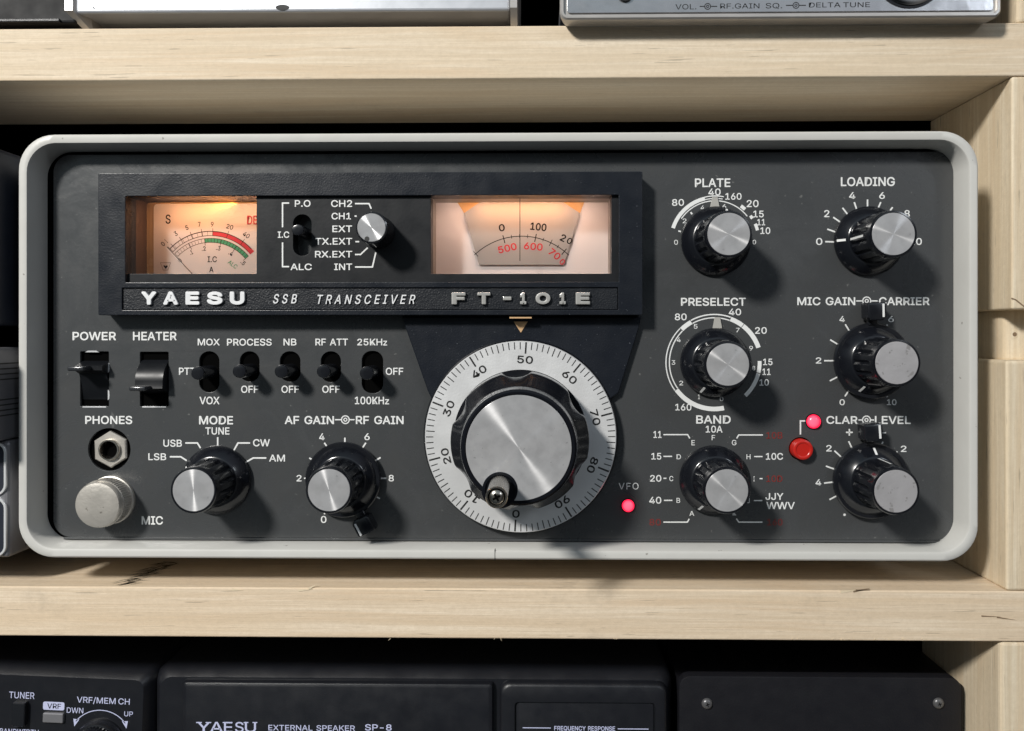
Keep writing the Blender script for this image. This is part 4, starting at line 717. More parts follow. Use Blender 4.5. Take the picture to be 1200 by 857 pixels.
# ---- slide switches
def lever_sw(x, y, z0, ln, rad, name='slide_switch', w=1.0):
    c = S(x, y, z0); mb = MB()
    e = lambda r, z: [(px_*w+c[0], py_+c[1], z) for px_, py_ in circ(r, 32)]
    mb.loft([e(rad*1.02, z0-7), e(rad*1.02, z0+ln-1.0), e(rad*.98, z0+ln-.35), e(rad*.88, z0+ln-.05), e(rad*.8, z0+ln), e(rad*.3, z0+ln+.02)], M['lever'])
    return mb.build(name, (c[0], c[1], z0), radio)
for (x0,x1,y0,y1), ty in zip(SLOTS, (436,434,434,434,436)):
    lever_sw((x0+x1)/2, ty, 0, 10.5, 7.6*MM(), w=1.05)
    mb = MB(); a = S(x0-3, y1+3, -6); b = S(x1+3, y0-3, -6); mb.box(a[0], a[1], -8, b[0], b[1], -6, M['black']); c = S((x0+x1)/2, y1-6, -6)
    mb.build('shade_backing', (a[0], a[1], -8), radio)  # black sheet painting the shade inside the slot
lever_sw(354.5, 272, LZ, 6.0, 6.4*MM(), w=1.15)
# ---- rockers
def rocker(r_, tab_y, flip):
    x0, x1, y0, y1 = r_; a = S(x0+.8, y1-.8); b = S(x1-.8, y0+.8); h = b[1]-a[1]
    ty = S(0, tab_y, 4)[1]
    mb = MB()
    if flip: prof = [(a[1],-9),(a[1],-3.5),(a[1]+h*.22,-2.2),(ty-1.2,2.2),(ty-.2,4.6),(ty+1.2,4.3)]+[(ty+1.2+(b[1]-2-ty-1.2)*t_/8, 4.3-7.0*(t_/8)**2.6) for t_ in range(1, 9)]+[(b[1]-1.3,-4.2),(b[1]-1,-9)]
    else: prof = [(a[1]+1,-9),(a[1]+1,-2.6),(a[1]+2.5,-1.2),(a[1]+h*.38,-.6),(ty-2.2,1.2),(ty-.8,4.2),(ty+.6,4.2),(ty+1.6,1.5),(ty+3.2,-3.5),(ty+4.2,-9)]
    rings = [[(x, y, z) for y, z in prof] for x in (a[0], a[0]+.25, b[0]-.25, b[0])]
    mb.loft(rings, M['rocker'], smooth=True)
    ta = S(x0-2, tab_y, 8)[0]
    mb.box(a[0]+.2, ty-.85, 3.0, b[0]-4.0, ty+.85, 9.4, M['tab'], .55)
    o = mb.build('rocker_switch', ((a[0]+b[0])/2, ty, 0), radio, sharp=40)
    mb = MB(); fa = S(x0-.2, y1+.9); fb_ = S(x1+.2, y0-.6)
    mb.box(fa[0]+1, fa[1]-.15, -.9, fb_[0]-1, fa[1]+.35, .12, M['trim_bright'], .05)
    if not flip:
        for yy in (431, 463): p = S(x1+.6, yy+6); q = S(x1+.6, yy-6); mb.prism([(p[0]-.5,p[1]),(p[0],p[1]+.4),(p[0]+.15,(p[1]+q[1])/2),(p[0],q[1]-.4),(p[0]-.5,q[1])], -.5, .1, M['trim_bright'])
        p = S(100, 412); q = S(116, 412); mb.prism([(p[0],p[1]-.3),(q[0],q[1]-.3),(q[0]-1,q[1]+.3),(p[0]+1,p[1]+.3)], -.5, .1, M['trim_bright'])
    mb.build('rocker_clip', ((a[0]+b[0])/2, ty, 0), o)
    mb = MB(); mb.box(a[0]-1, a[1]-1, -11, b[0]+1, b[1]+1, -9.5, M['black']); mb.build('shade_backing', (a[0], a[1], -10), radio)  # black sheet painting the shade behind the rocker
    return o
rocker(ROCK[0], 431.5, False)['label'] = 'power rocker switch with its tab raised'
rocker(ROCK[1], 454.5, True)['label'] = 'heater rocker switch with its tab lowered'

# ---- headphone socket
c = S(129, 527); mb = MB()
mb.lathe([(24*u,-5),(24*u,-4.6)], M['black'], c, 48)
hexr = 21.8*u
hx = [(c[0]+hexr*cos(radians(90+60*i+2)), c[1]+hexr*sin(radians(90+60*i+2))) for i in range(6)]
jack = mb.build('headphone_socket', (c[0], c[1], -5), radio)
mb = MB()
hxs = [(c[0]+hexr*.93*cos(radians(90+60*i+2)), c[1]+hexr*.93*sin(radians(90+60*i+2))) for i in range(6)]
hxi = [(c[0]+13.2*u*cos(radians(90+60*i+2)), c[1]+13.2*u*sin(radians(90+60*i+2))) for i in range(6)]
def dens(p, n=8): return [(p[i][0]+(p[(i+1)%6][0]-p[i][0])*j/n, p[i][1]+(p[(i+1)%6][1]-p[i][1])*j/n) for i in range(6) for j in range(n)]
c48 = [(c[0]+12.5*u*cos(radians(92+7.5*i)), c[1]+12.5*u*sin(radians(92+7.5*i))) for i in range(48)]
mb.loft([[(x,y,-4.6) for x,y in dens(hx)], [(x,y,-.4) for x,y in dens(hx)], [(x,y,0.0) for x,y in dens(hxs)], [(x,y,.0) for x,y in c48], [(x,y,-2) for x,y in c48]], M['nickel'], cap0=False, cap1=False, smooth=False)
mb.build('hex_nut', (c[0], c[1], -4), jack)
mb = MB(); mb.lathe([(12.6*u,-3),(12.6*u,.9),(12.0*u,1.3),(10.6*u,1.3),(9.8*u,.8),(9.6*u,-2)], M['steel'], c, 48, cap0=False, cap1=False); mb.lathe([(9.7*u,-3.5),(9.7*u,-1.8)], M['black'], c, 40); mb.build('bushing', (c[0], c[1], -3), jack)
# ---- microphone socket with screwed cap
c = S(131, 585.5); mb = MB()
def kn2(r, z, d): return [(c[0]+(r+(d if j % 2 else -d))*cos(2*pi*j/120), c[1]+(r+(d if j % 2 else -d))*sin(2*pi*j/120), z) for j in range(120)]
mb.loft([kn2(8.9,.05,0), kn2(8.9,1.4,0), kn2(8.4,1.6,0), kn2(8.55,2.2,.14), kn2(8.55,7.6,.14), kn2(8.3,7.9,0), kn2(8.3,9.4,0), kn2(7.9,10.1,0), kn2(6.5,10.4,0), kn2(2.5,10.5,0)], M['nickel'])
mb.build('microphone_socket_cap', (c[0], c[1], 0), radio)
# ---- red lamps and button
for x, y, r, lab in ((736,592.5,7.4,'lit red lamp under the letters VFO'), (953,494,8.3,'lit red lamp beside the clarifier lettering')):
    c = S(x, y); mb = MB(); rr_ = r*u
    mb.lathe([(rr_*1.12,.04),(rr_*1.12,.25),(rr_*1.0,.3)], M['black'], c, 32)
    mb.lathe([(rr_,.2),(rr_*.97,.9),(rr_*.8,1.5),(rr_*.5,1.9),(rr_*.15,2.05)], M['led'], c, 32)
    o = mb.build('indicator_lamp', (c[0], c[1], 0), radio); o['label'] = lab
mb = MB(); c = btc
mb.lathe([(4.4,-6),(4.4,-5.5)], M['black'], c, 32)
mb.lathe([(3.75,-5),(3.75,2.6),(3.55,3.1),(3.1,3.35),(2.6,3.3),(2.3,3.05),(1,3.0)], M['redbtn'], c, 40)
mb.build('push_button', (c[0], c[1], 0), radio)
# ---- feet
for fx in (fl+28, fr-28):
    for fz in (-62, -220):
        mb = MB(); o = [(fx+8*cos(t*pi/16), fz+8*sin(t*pi/16)) for t in range(32)]
        mb.loft([[(x, fb-.02, z_) for x, z_ in o], [(fx+(x-fx)*.85, SH+.05, fz+(z_-fz)*.85) for x, z_ in o]], M['rubber'])
        mb.build('foot', (fx, SH, fz), radio)

# ================================================================ SHELF
ZS = 7.0
rack = thing('wooden_shelf', (180, -205, -20), 'pale pine shelf rack with horizontal boards and a notched right upright', 'shelf')
def boardbox(b, x0, y0, z0, x1, y1, z1, mat, bev=.5): b.box(x0, y0, z0, x1, y1, z1, mat, bev)
tb_top = (393-30.3)*MM(ZS); tb_bot = (393-92)*MM(ZS)
mb = MB(); boardbox(mb, -360, tb_bot, -54, 260, tb_top, ZS, M['w_top']); ub = mb.build('shelf_board', (0, tb_bot, 0), rack); ub['label'] = 'upper shelf board above the grey radio'
mb = MB(); boardbox(mb, -360, tb_bot, -260, 260, tb_top, -190, M['w_top']); mb.build('shelf_board', (0, tb_bot, -200), rack)
lb_bot = -(749-393)*MM(ZS)
mb = MB(); boardbox(mb, -360, lb_bot, -280, 260, SH, ZS, M['w_bot'], .6)
# splinters, cracks and scuffs
rnd = random.Random(4)
def splint(x, y, ln, ang, z=ZS, w=.25, m=None):
    a = S(x, y, z); d = Vector((cos(radians(ang)), sin(radians(ang))))
    mb.prism([(a[0]-d.y*w, a[1]+d.x*w), (a[0]+d.y*w, a[1]-d.x*w), (a[0]+d.x*ln, a[1]+d.y*ln)][::-1], z-.25, z+.15, m or M['w_split'])
for i in range(26):
    splint(rnd.choice([820, 900, 945, 1000, 1040, 1110, 720, 600, 470])+rnd.uniform(-30, 30), 748.3, rnd.uniform(.3, 1.1), rnd.choice([-1, 1])*rnd.uniform(20, 75)-90, w=rnd.uniform(.06, .14))
for x, y, ln, an in ((1150,722,7,-2),(1168,723.5,7,-8)): splint(x, y, ln, an, w=.22, m=M['w_dark'], z=ZS+.0)
for x, y, ln, an in ((1000,693.5,6,12),(1003,692,5,4)): splint(x, y, ln, an, w=.25, m=M['w_dark'])
for x, y, ln, an in ((985,694,6,8),(362,690,3,30),(350,692,5,5),(272,691,4,-3)): splint(x, y, ln, an, w=.45)
# black scuff left on the top face near the front left
def topface(px, py):
    k_ = (393-py)/F; zz = 300-SH/k_; return (px-VX)/F*(300-zz), zz
for i in range(190):
    t = rnd.random(); px = 140+t*62+rnd.uniform(-6, 6); py = 689-t*30+rnd.uniform(-6, 3)
    if py < 660 or py > 688: continue
    x, zz = topface(px, py); l_ = rnd.uniform(.8, 3.4); an = radians(rnd.uniform(10, 60)); w = rnd.uniform(.08, .30)
    d = (cos(an)*l_, -sin(an)*l_); nrm = (-d[1]/l_*w, d[0]/l_*w)
    pts = [(x+nrm[0], SH+.03, zz+nrm[1]), (x+d[0], SH+.03, zz+d[1]), (x-nrm[0], SH+.03, zz-nrm[1]), (x-d[0], SH+.03, zz-d[1])]
    m_ = mb.mi(M['black']); b_ = len(mb.v); mb.v += pts; mb.f.append((b_, b_+1, b_+2, b_+3)); mb.fm.append(m_); mb.sm.append(False)
lb = mb.build('shelf_board', (0, lb_bot, 0), rack); lb['label'] = 'lower shelf board under the grey radio, scuffed near its left'
mb = MB(); boardbox(mb, -360, -225, -280, 260, -206, ZS, M['w_bot']); mb.build('shelf_board', (0, -206, 0), rack)
UX = 169.0
mb = MB(); mb.box(-350, tb_bot+3, -189, 250, tb_bot+6, -54.5, M['black']); mb.build('gap_blackout', (0, tb_bot, -60), rack)  # added black board: darkens the gap behind the front board
for xa, xb in ((UX+5.5, UX+9), (-345, -341)):
    mb = MB(); mb.box(xa, -206, -338, xb, 190, -54.5, M['black']); mb.build('side_light_block', (xa, -206, -60), rack)  # added black boxes that stop light leaking in from the sides
mb = MB(); mb.box(-345, 190, -338, 210, 193, -54.5, M['black']); mb.build('top_light_block', (0, 190, -60), rack)  # unseen black sheet added to stop light leaking in from above
y363 = (393-363)*MM(ZS); y423 = (393-422.5)*MM(ZS)
mb = MB(); boardbox(mb, UX+1, y363, -54, 215, tb_bot-.05, ZS-.3, M['w_up'], .8)
a = S(1186, 350, ZS); 
mb.prism([(a[0],a[1]+.3),(a[0]+1.5,a[1]-.2),(a[0]+5,a[1]-3),(a[0]+4.8,a[1]-3.4),(a[0]+1.2,a[1]-.6),(a[0],a[1]-.1)][::-1], ZS-.5, ZS-.22, M['w_dark'])
up = mb.build('upright_post', (UX, y363, 0), rack); up['label'] = 'upper upright block right of the radio'
mb = MB(); boardbox(mb, UX-1, SH+.05, -54, 215, y423, ZS-.2, M['w_up'], 1.0); up = mb.build('upright_post', (UX, SH, 0), rack); up['label'] = 'lower upright block right of the radio'
mb = MB(); boardbox(mb, UX+5, y423-1, -54, 215, y363+1, -5, M['w_up'], 2.0)
a = S(1188, 392, -5); mb.lathe([(1.5,-5.1),(1.5,-4.9),(.9,-4.88)], M['w_up'], a, 20); mb.lathe([(.8,-5),(.8,-4.85)], M['w_dark'], (a[0]+.3,a[1]), 16)
mb.build('spacer_block', (UX, y423, -10), rack)
mb = MB(); boardbox(mb, UX-3, -206, -54, 215, lb_bot-.05, ZS-.5, M['w_up'], 1.5); mb.build('upright_post', (UX, -206, 0), rack)
mb = MB(); boardbox(mb, UX+3, tb_top+.05, -54, 215, 190, ZS-.5, M['w_up'], 1.5); mb.build('upright_post', (UX, tb_top, 0), rack)

# ================================================================ UPPER SHELF EQUIPMENT
# silver radio with flat bottom chamfer
ZT_ = 8.5; yb = tb_top
x0, _ = S(78, 13, ZT_); y_e = Y(340, 13, ZT_); x1, _ = S(606, 13, ZT_)
t1 = thing('silver_radio', ((x0+x1)/2, yb, -20), 'long plain silver radio standing at the left of the upper shelf', 'radio')
mb = MB(); mb.box(x0+3.2, y_e-.3, -150, x1-2.6, yb+55, ZT_, M['body_alu'], 1.0)
mb.build('casing', (x0, yb, 0), t1)
for xa, xb in ((x0, x0+2.9), (x1-2.5, x1)):
    mb = MB(); s_ = -1 if xa == x0 else 1
    prof = [(yb+.1,-60),(yb+.1,ZT_-6.0),(yb+5.5,ZT_+1.2),(yb+55,ZT_+1.2),(yb+55,-60)]
    xo = [xa, xb]
    if s_ < 0: rings = [[(xa+max(0, 4.0-(y-yb))*1.0, y, z) for y, z in prof], [(xb+max(0, 4.0-(y-yb))*.9, y, z) for y, z in prof]]
    else: rings = [[(xa, y, z) for y, z in prof], [(xb, y, z) for y, z in prof]]
    mb.loft(rings, M['body_taupe'], smooth=False); mb.build('end_cap', (xa, yb, 0), t1)
mb = MB(); q = S(331, 9, ZT_); mb.prism([(q[0]+2.5*cos(t*pi/14), q[1]+1.0*sin(t*pi/14)) for t in range(28)], ZT_-.02, ZT_+.06, M['slot']); mb.build('screw', (q[0], q[1], ZT_), t1)
mb = MB(); q = S(110, 9.5, ZT_); mb.lathe([(.35,ZT_-.02),(.35,ZT_+.15)], M['slot'], q, 12); mb.build('rivet', (q[0], q[1], ZT_), t1)
# chrome mobile transceiver
ZC = 15.0
x0, _ = S(656, 13, ZC); x1, _ = S(1174, 13, ZC)
t2 = thing('chrome_mobile_radio', ((x0+x1)/2, yb, -20), 'chrome fronted mobile radio with black lettering at the right of the upper shelf', 'radio')
mb = MB(); mb.box(x0+3, yb+.6, -160, x1-3, yb+50, 8, M['ribbed'], 1.0); mb.build('casing', (x0, yb, 0), t2)
mb = MB()
fy0 = Y(915, 21.5, ZC); fy0b = yb+.7
ring = lambda i, r, z, yo=0: [(x, y, z) for x, y in rrect(x0+i, fy0+i+yo, x1-i, yb+50-i, r, 6)]
mb.loft([ring(4,1,0,-2.0), ring(1.2,2,ZC-6,-1.2), ring(0,2.5,ZC-2), ring(.1,2.5,ZC-.6), ring(.6,2.3,ZC), ring(1.3,1.8,ZC), ring(1.5,1.6,ZC-1.2)], M['body_taupe'], cap0=True, cap1=True)
bz = mb.build('front_bezel', (x0, fy0, ZC), t2)
mb = MB(); fz = ZC-.6; mb.plate([rrect(x0+2.6, fy0+2.5, x1-2.6, yb+47, 1.0, 4)], fz-.8, fz, plain('polished_face', (.55,.55,.57), .22, metal=.85, bump=(60,.3,.0006), var=.12), .1)
zt = fz+.05; INK = M['dialink']
for t, a0, a1, b0, b1 in [('VOL.',791.5,816,4.8,11.2), ('RF.GAIN',844,890,4,10.2), ('SQ.',897.3,916.5,3.6,10.4), ('DELTA TUNE',948,1019.5,2.7,8.9)]:
    T(mb, t, a0, a1, b0, b1, z=zt, mat=INK, bold=.0)
knobsym(829.3,7.6,820,840.5,mb,zt,INK,.75); knobsym(932.8,6.4,921,944.5,mb,zt,INK,.75)
mb.build('faceplate', (x0, fy0, fz), t2)
mb = MB(); q = S(1067, -33, ZC); mb.lathe([(12.6,fz),(12.6,fz+.35),(12.0,fz+.4)], M['lever'], q, 48); mb.lathe([(11.7,fz),(11.7,fz+1.0),(11.2,fz+1.2),(9.4,fz+1.2)], M['chrome'], q, 48); mb.lathe([(8.6,fz+1.1),(8.6,fz+1.35),(5,fz+1.4)], M['lever'], q, 40); mb.build('control_knob', (q[0], q[1], ZC), t2)
mb = MB(); q = S(733, -7, ZC); mb.lathe([(2.6,fz),(2.6,ZC+.4),(2.0,ZC+.7)], M['slot'], q, 24); mb.build('front_screw', (q[0], q[1], ZC), t2)
# black device at the far left
x1, _ = S(84, 10, 6)
t3 = thing('black_equipment_case', (-230, yb, -20), 'plain black equipment case beside the silver radio, top left corner', 'electronics')
mb = MB(); mb.box(-330, yb+2.0, -150, x1+2, yb+50, 7, M['case_black'], 1.0); mb.build('casing', (-230, yb, 0), t3)
mb = MB(); p = S(22, 24, 17); mb.box(-300, yb+2.2, 6, p[0]+9, yb+3.4, 8, M['blackbody'], .3); mb.build('bottom_rail', (-230, yb, 16), t3)
for fx in (-300, x1-6): 
    mb = MB(); mb.lathe([(4, 0), (4, 2.2)], M['rubber'], (0,0), 20); mb.v = [(fx+x, yb+z_, -10+y) for x, y, z_ in mb.v]; mb.build('foot', (fx, yb, -10), t3)

# ================================================================ LEFT STACK in the radio's bay
X4 = -191.5
yt4 = Y(2, 517, 10); yb4 = -80.8
t4 = thing('silver_receiver', (-250, SH, -20), 'silver receiver with chrome framed front, bottom of the stack left of the radio', 'radio')
mb = MB(); mb.box(-330, yb4, -200, X4, yt4, 9.2, M['ribbed'], 1.6)
for i in range(4):
    for j in range(3):
        y = yt4-6-i*10-j*2.2; mb.box(X4-.3, y, -70, X4+.04, y+.5, 0, M['slot'])
mb.build('cabinet', (X4, yb4, 0), t4)
mb = MB(); 
for ya, yb_ in ((yb4+.6, (393-586)*MM(11)), ((393-584)*MM(11), yt4-.4)):
    o_ = rrect(-330, ya, X4-.7, yb_, 4.0, 8); i_ = rrect(-329.2, ya+.8, X4-1.6, yb_-.8, 3.2, 8)
    mb.plate([o_, i_], 9.0, 9.9, M['trim_bright'], .2)
    mb.poly(i_, 9.3, M['navy'])
mb.build('front_trim', (X4, yb4, 8), t4)
for fx in (-310, X4-10):
    mb = MB(); mb.lathe([(5, 0), (5, yb4-SH)], M['rubber'], (0,0), 24); mb.v = [(fx+x, SH+z_+.03, -45+y) for x, y, z_ in mb.v]; mb.build('foot', (fx, SH, -45), t4)
yt5 = Y(2, 407.5, 12)
t5 = thing('grey_ribbed_case', (-250, yt4+.2, -20), 'grey case with engraved side grooves resting on the chrome framed receiver', 'electronics')
mb = MB(); mb.box(-330, yt4+.3, -200, X4-.6, yt5, 22, M['ribbed'], 1.0)
for i in range(2):
    for j in range(4):
        y = yt5-6-i*13-j*1.9; mb.box(X4-.9, y, -80, X4-.56, y+.5, 16, M['slot'])
mb.build('cabinet', (X4, yt4, 0), t5)
mb = MB(); mb.box(-326, yt4+3, 21.9, X4-4, yt5-2, 23, M['body_taupe'], .4); mb.build('front_plate', (X4, yt4, 22), t5)
yt6 = Y(2, 160, 18)
t6 = thing('navy_cabinet', (-250, yt5+.2, -30), 'tall dark navy cabinet on top of the grey grooved case, left edge', 'electronics')
mb = MB(); mb.box(-330, yt5+8, -200, X4-.6, yt6-3, 18, M['navy'], 1.6); mb.build('cabinet', (X4, yt5, 0), t6)
mb = MB(); mb.box(-326, yt5+10, 17.9, X4-5, yt6-6, 19, M['navy'], .4); mb.build('front_plate', (X4, yt5, 18), t6)
for fx in (-310, X4-12):
    mb = MB(); mb.lathe([(5, 0), (5, 8.2)], M['rubber'], (0,0), 24); mb.v = [(fx+x, yt5+z_+.02, -25+y) for x, y, z_ in mb.v]; mb.build('foot', (fx, yt5, -25), t6)

# ================================================================ LOWER BAY
YB = -206.0
def softbox(x0, x1, yt, yb_, z1, mat, r=4, dz=-180, inset=3.0):
    b = MB()
    rg = lambda i, rr_, z: [(x, y, z) for x, y in rrect(x0+i, yb_+i, x1-i, yt-i, rr_, 8)]
    b.loft([rg(0, r, dz), rg(0, r, z1-inset*1.7), rg(inset*.25, r, z1-inset*1.0), rg(inset*.62, r*.9, z1-inset*.38), rg(inset, r*.85, z1)], mat); return b
# transceiver with tuner knob, slightly rolled
ZA = -14.0
x1, _ = S(171, 800, ZA); yt = Y(90, 779, ZA)
t7 = thing('black_transceiver', (-230, YB, -30), 'black transceiver with a round memory channel knob, bottom left corner', 'radio')
mb = softbox(-330, x1, yt, YB+4, ZA, M['blackbody'], 4, inset=3.4)
z = ZA+.05; LI = M['lilac']
def sk_(y, x): return y - 0.0
for t, a0, a1, b0, b1 in [('TUNER',4,33.6,808.4,815.8), ('VRF/MEM CH',83.4,145.4,811.4,819.2), ('DWN',72,91.4,824.4,830.6), ('UP',139.4,149.6,826.6,832.4), ('BANDWIDTH',-5.5,40,852,858.2)]:
    T(mb, t, a0, a1, b0, b1, z=z, mat=LI, bold=.008)
a = S(44,828,z); b = S(69,818.6,z); mb.poly(rrect(a[0],a[1],b[0],b[1],.7,4), z, LI); T(mb, 'VRF', 49, 65, 820.5, 826.3, z=z+.04, mat=M['blackbody'], bold=.01)
c = S(112, 863.5, z); kk = MM(z); mb.arc(c, 37*kk, 38*kk, 38, 142, z, LI)
for sgn in (-1, 1):
    e = (c[0]+sgn*37.5*kk*sin(radians(52)), c[1]+37.5*kk*cos(radians(52))); mb.poly([(e[0]-sgn*1.4, e[1]+.8), (e[0]+sgn*1.0, e[1]+1.0), (e[0]+sgn*.5, e[1]-2.0)], z, LI)
mb.line(P2(z, (43,854),(56,854),(56,860)), .3, z, LI)
mb.build('cabinet', (-230, YB, ZA), t7)
mb = MB(); a = S(7.5,849,ZA+2); b = S(23,821,ZA+2); mb.box(a[0],a[1],ZA-1,b[0],b[1],ZA+2.2,M['lever'],.5); mb.build('push_switch', (a[0],a[1],ZA), t7)
mb = MB(); a = S(44,843,ZA+1); b = S(68,832,ZA+1); mb.box(a[0],a[1],ZA-1,b[0],b[1],ZA+1.2,M['ribbed'],.4); mb.build('push_button', (a[0],a[1],ZA), t7)
c = S(112, 866, ZA)
def fk(r, z, d): return [(c[0]+(r+(d if j % 2 else -d))*cos(2*pi*j/80), c[1]+(r+(d if j % 2 else -d))*sin(2*pi*j/80), z) for j in range(80)]
mb = MB(); mb.loft([fk(10.2,ZA,0), fk(10.2,ZA+1,0), fk(9.0,ZA+3,0), fk(8.3,ZA+3.2,.25), fk(8.0,ZA+12,.25), fk(7.4,ZA+13,0)], M['lever'])
mb.build('channel_knob', (c[0],c[1],ZA), t7)
for fx in (-300, x1-18):
    mb = MB(); mb.lathe([(6, 0), (6, 4.3)], M['rubber'], (0,0), 20); mb.v = [(fx+x, YB+z_, -40+y) for x, y, z_ in mb.v]; mb.build('foot', (fx, YB, -40), t7)
# rotate the whole set very slightly, as it stands a little crooked
t7.rotation_euler = (pi/2, radians(2.0), 0)

# external speaker
ZP = -12.0
x0, _ = S(178, 800, ZP-4); x1, _ = S(789, 800, ZP-4); yt = (393-783)*MM(ZP-5)
t8 = thing('external_speaker', ((x0+x1)/2, YB, -30), 'wide black external speaker with raised cabinet edges under the lower shelf board', 'speaker')
mb = softbox(x0, x1, yt, YB, ZP-3, M['blackbody'], 6, inset=3.5); mb.build('cabinet', ((x0+x1)/2, YB, ZP), t8)
mb = MB()
a = S(213, 0, ZP); b = S(578, 0, ZP); yp = (393-802)*MM(ZP)
rg = lambda i, z_: [(x, y, z_) for x, y in rrect(a[0]+i, YB+6, b[0]-i, yp-i, 1.0, 4)]
mb.loft([rg(0, ZP-4), rg(0, ZP-1.6), rg(.5, ZP-.5), rg(1.5, ZP)], M['blackbody'])
z = ZP+.05
for t, a0, a1, b0, b1, bo in [('EXTERNAL  SPEAKER',314.5,416,850.3,856.2,.012), ('SP-8',427.7,459,849,856.3,.02)]: T(mb, t, a0, a1, b0, b1, z=z, mat=LI, bold=bo)
for ch, a0, a1 in [('Y',231,246.5), ('A',246,261.5), ('E',262.5,272.5), ('S',275.5,285.5), ('U',287,300)]: T(mb, ch, a0, a1, 846.2, 858.3, z=z, mat=LI, bold=.012)
for a0, a1, y_ in [(229.8,236.5,846.9),(241,247.5,846.9),(235.5,242,857.7),(245,250.5,857.7),(256.5,262.5,857.7),(261,265,846.9),(261,265,857.7),(285.6,291,846.9),(296,301.5,846.9)]:
    mb.line(P2(z+.01, (a0,y_),(a1,y_)), .42, z+.01, LI)
mb.build('front_panel', ((x0+x1)/2, YB, ZP), t8)
mb = MB(); a = S(585, 0, ZP); b = S(783, 0, ZP); yp = (393-800.5)*MM(ZP)
rg = lambda i, r_, z_: [(x, y, z_) for x, y in rrect(a[0]+i, YB+5, b[0]-i, yp-i, r_, 6)]
rg2 = lambda r_, z_: [(x, y, z_) for x, y in rrect(S(603,0,ZP)[0], YB+8, S(768,0,ZP)[0], (393-823)*MM(ZP), r_, 6)]
mb.loft([rg(0,4,ZP-4), rg(.2,4,ZP-1.6), rg(.7,4,ZP-.5), rg(1.6,3.4,ZP), rg2(1.5,ZP), rg2(1.5,ZP-1.4)], M['blackbody'])
z = ZP-.9+.05
mb.prism(rrect(S(604.5,0,ZP)[0], YB+9, S(766.5,0,ZP)[0], (393-824.5)*MM(ZP), 1.3, 6), ZP-1.4, ZP-.9, M['blackbody'], .2)
T(mb, 'FREQUENCY  RESPONSE', 649.5, 720.8, 851.4, 856.6, z=z, mat=LI, bold=.02)
mb.line(P2(z, (612.5,853),(645.5,853.3)), .35, z, LI); mb.line(P2(z, (724,854.3),(760,854.6)), .35, z, LI)
mb.build('response_panel', ((x0+x1)/2, YB, ZP), t8)
# black box with two screws
ZB = -12.0
x0, _ = S(796, 800, ZB); x1, _ = S(1127, 800, ZB); yt = Y(960, 793.5, ZB)
t9 = thing('black_steel_box', ((x0+x1)/2, YB, -30), 'flat black steel box with two visible corner screws, lower right', 'box')
mb = MB(); mb.box(x0+1, YB, -180, x1+3.2, yt-4.8, ZB-4.5, M['blackbox'], .8); mb.build('chassis', (x0, YB, -30), t9)
mb = MB(); rg = lambda i, z_: [(x, y, z_) for x, y in rrect(x0+i, YB+1+i, x1-i, yt-i, 4.5, 8)]
mb.loft([rg(0, ZB-4.4), rg(0, ZB-.4), rg(.15, ZB-.1), rg(.45, ZB)], M['blackbox']); mb.build('front_plate', (x0, YB, ZB), t9)
for x, y in ((828.5,824.5),(1099.5,824)):
    q = S(x, y, ZB); mb = MB(); mb.lathe([(2.1,ZB+.02),(2.1,ZB+.3),(1.7,ZB+.9),(1.0,ZB+1.2),(.4,ZB+1.25)], M['screw_dark'], q, 28)
    for a_ in (20, 110):
        d = Vector((cos(radians(a_)), sin(radians(a_)))); mb.line([Vector(q)-d*.75, Vector(q)+d*.75], .3, ZB+1.3, M['black'])
    mb.build('screw', (q[0], q[1], ZB), t9)

# ================================================================ DARK WALL BEHIND
mb = MB(); mb.box(-1500, -1200, -345, 1500, 1200, -340, M['wall']); w = mb.build('wall', (0,0,-340), None); w['kind'] = 'structure'

# ================================================================ LIGHT
def area(name, pos, size, power, color, target=(0,0,0), parent=None, shape='DISK', sizey=None, spread=None):
    l = bpy.data.lights.new(name, 'AREA'); l.shape = shape; l.size = size; l.energy = power; l.color = color
    if sizey: l.size_y = sizey
    if spread: l.spread = spread
    o = bpy.data.objects.new(name, l); col.objects.link(o); p = W(pos); t = W(target); o.location = p
    o.rotation_euler = (t-p).to_track_quat('-Z', 'Y').to_euler(); return o
Ld = Vector((-.50, .50, .70)).normalized()*1700
area('ceiling_lamp', tuple(Ld), .22, KEY := 33.0, (1, .97, .92))
Lr = Vector((.62, .42, .70)).normalized()*1700
area('second_ceiling_lamp', tuple(Lr), .26, 2.0, (.86, .93, 1))
# a warm bulb inside each lit window, plus an added fill light for its card
def window_light(name, x, y, z, power, color, size, sy, tgt):
    p = S(x, y, z); t = S(tgt[0], tgt[1], tgt[2]); area(name, (p[0], p[1], z), size*.001, power, color, (t[0], t[1], tgt[2]), shape='RECTANGLE', sizey=sy*.001)
window_light('meter_bulb', 238, 236.0, -3.5, .0036, (1, .38, .08), 34, 2.0, (238, 285, -8))
window_light('meter_fill_light', 238, 233.5, 2.5, .0145, (1, .56, .32), 38, 2.5, (248, 300, -8))
window_light('dial_bulb', 611, 236.0, -3.0, .0064, (1, .38, .09), 34, 2.0, (611, 275, -8))
window_light('dial_fill_light', 611, 233.2, 3.0, .0155, (1, .72, .58), 56, 2.5, (611, 300, -8))

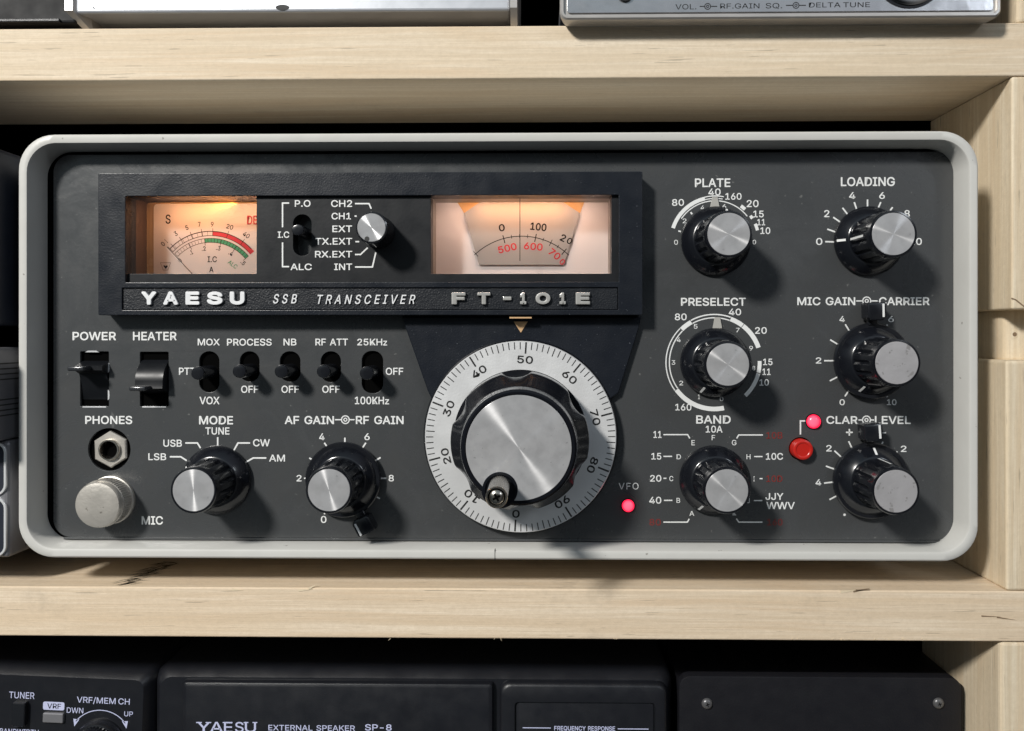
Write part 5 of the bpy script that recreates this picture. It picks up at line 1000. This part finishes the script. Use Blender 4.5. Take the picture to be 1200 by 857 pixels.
w = bpy.data.worlds.new('World'); scene.world = w; w.use_nodes = True
nt = w.node_tree; nt.nodes.clear()
o = nt.nodes.new('ShaderNodeOutputWorld'); bg = nt.nodes.new('ShaderNodeBackground'); nt.links.new(bg.outputs[0], o.inputs[0])
tc = nt.nodes.new('ShaderNodeTexCoord')
def dotn(v):
    q = nt.nodes.new('ShaderNodeVectorMath'); q.operation = 'DOT_PRODUCT'; q.inputs[1].default_value = Vector(v).normalized(); nt.links.new(tc.outputs['Generated'], q.inputs[0]); return q.outputs['Value']
def rampn(f, st):
    q = nt.nodes.new('ShaderNodeValToRGB'); e = q.color_ramp.elements
    while len(e) < len(st): e.new(.5)
    for i, (p, c) in enumerate(st): e[i].position = p; e[i].color = (*c, 1)
    nt.links.new(f, q.inputs[0]); return q.outputs[0]
def mul(a, b):
    q = nt.nodes.new('ShaderNodeMix'); q.data_type = 'RGBA'; q.blend_type = 'MULTIPLY'; q.inputs[0].default_value = 1; nt.links.new(a, q.inputs[6]); nt.links.new(b, q.inputs[7]); return q.outputs[2]
# a room that is dim behind the photographer, brighter to both sides and above
front = rampn(dotn((.04, -1, -.05)), [(0, (.10,.10,.11)), (.45, (.42,.44,.48)), (.70, (.62,.66,.74)), (.80, (1.0,1.0,1.0)), (.90, (1.0,1.0,1.0)), (.945, (.34,.35,.37)), (.97, (.07,.075,.085)), (1, (.05,.055,.06))])
updn = rampn(dotn((0, 0, 1)), [(0, (.20,.19,.18)), (.40, (.72,.74,.77)), (1, (1,1,1))])
side = rampn(dotn((1, 0, 0)), [(0, (.8,.95,1.0)), (.5, (.9,.93,1.0)), (1, (.50,.45,.38))])
nt.links.new(mul(mul(front, updn), side), bg.inputs[0]); bg.inputs[1].default_value = .66

# ================================================================ CAMERA
cam = bpy.data.cameras.new('Camera'); co = bpy.data.objects.new('Camera', cam); col.objects.link(co); scene.camera = co
cam.sensor_width = 36; cam.sensor_fit = 'HORIZONTAL'; cam.lens = 36*F/1200; cam.clip_start = .01; cam.clip_end = 50
cam.shift_x = -(PX-600)/1200; cam.shift_y = -(428.5-PY)/1200
R3 = Matrix(((cos(TH), 0, sin(TH)), (sin(TH), 0, -cos(TH)), (0, 1, 0)))
co.matrix_world = Matrix.Translation((0, -.3, 0)) @ R3.to_4x4()
scene.render.engine = 'CYCLES'
scene.view_settings.view_transform = 'Standard'; scene.view_settings.look = 'None'
scene.view_settings.exposure = 0; scene.view_settings.gamma = 1
scene.render.resolution_x = 1024; scene.render.resolution_y = 731
scene.cycles.max_bounces = 8; scene.cycles.transparent_max_bounces = 12
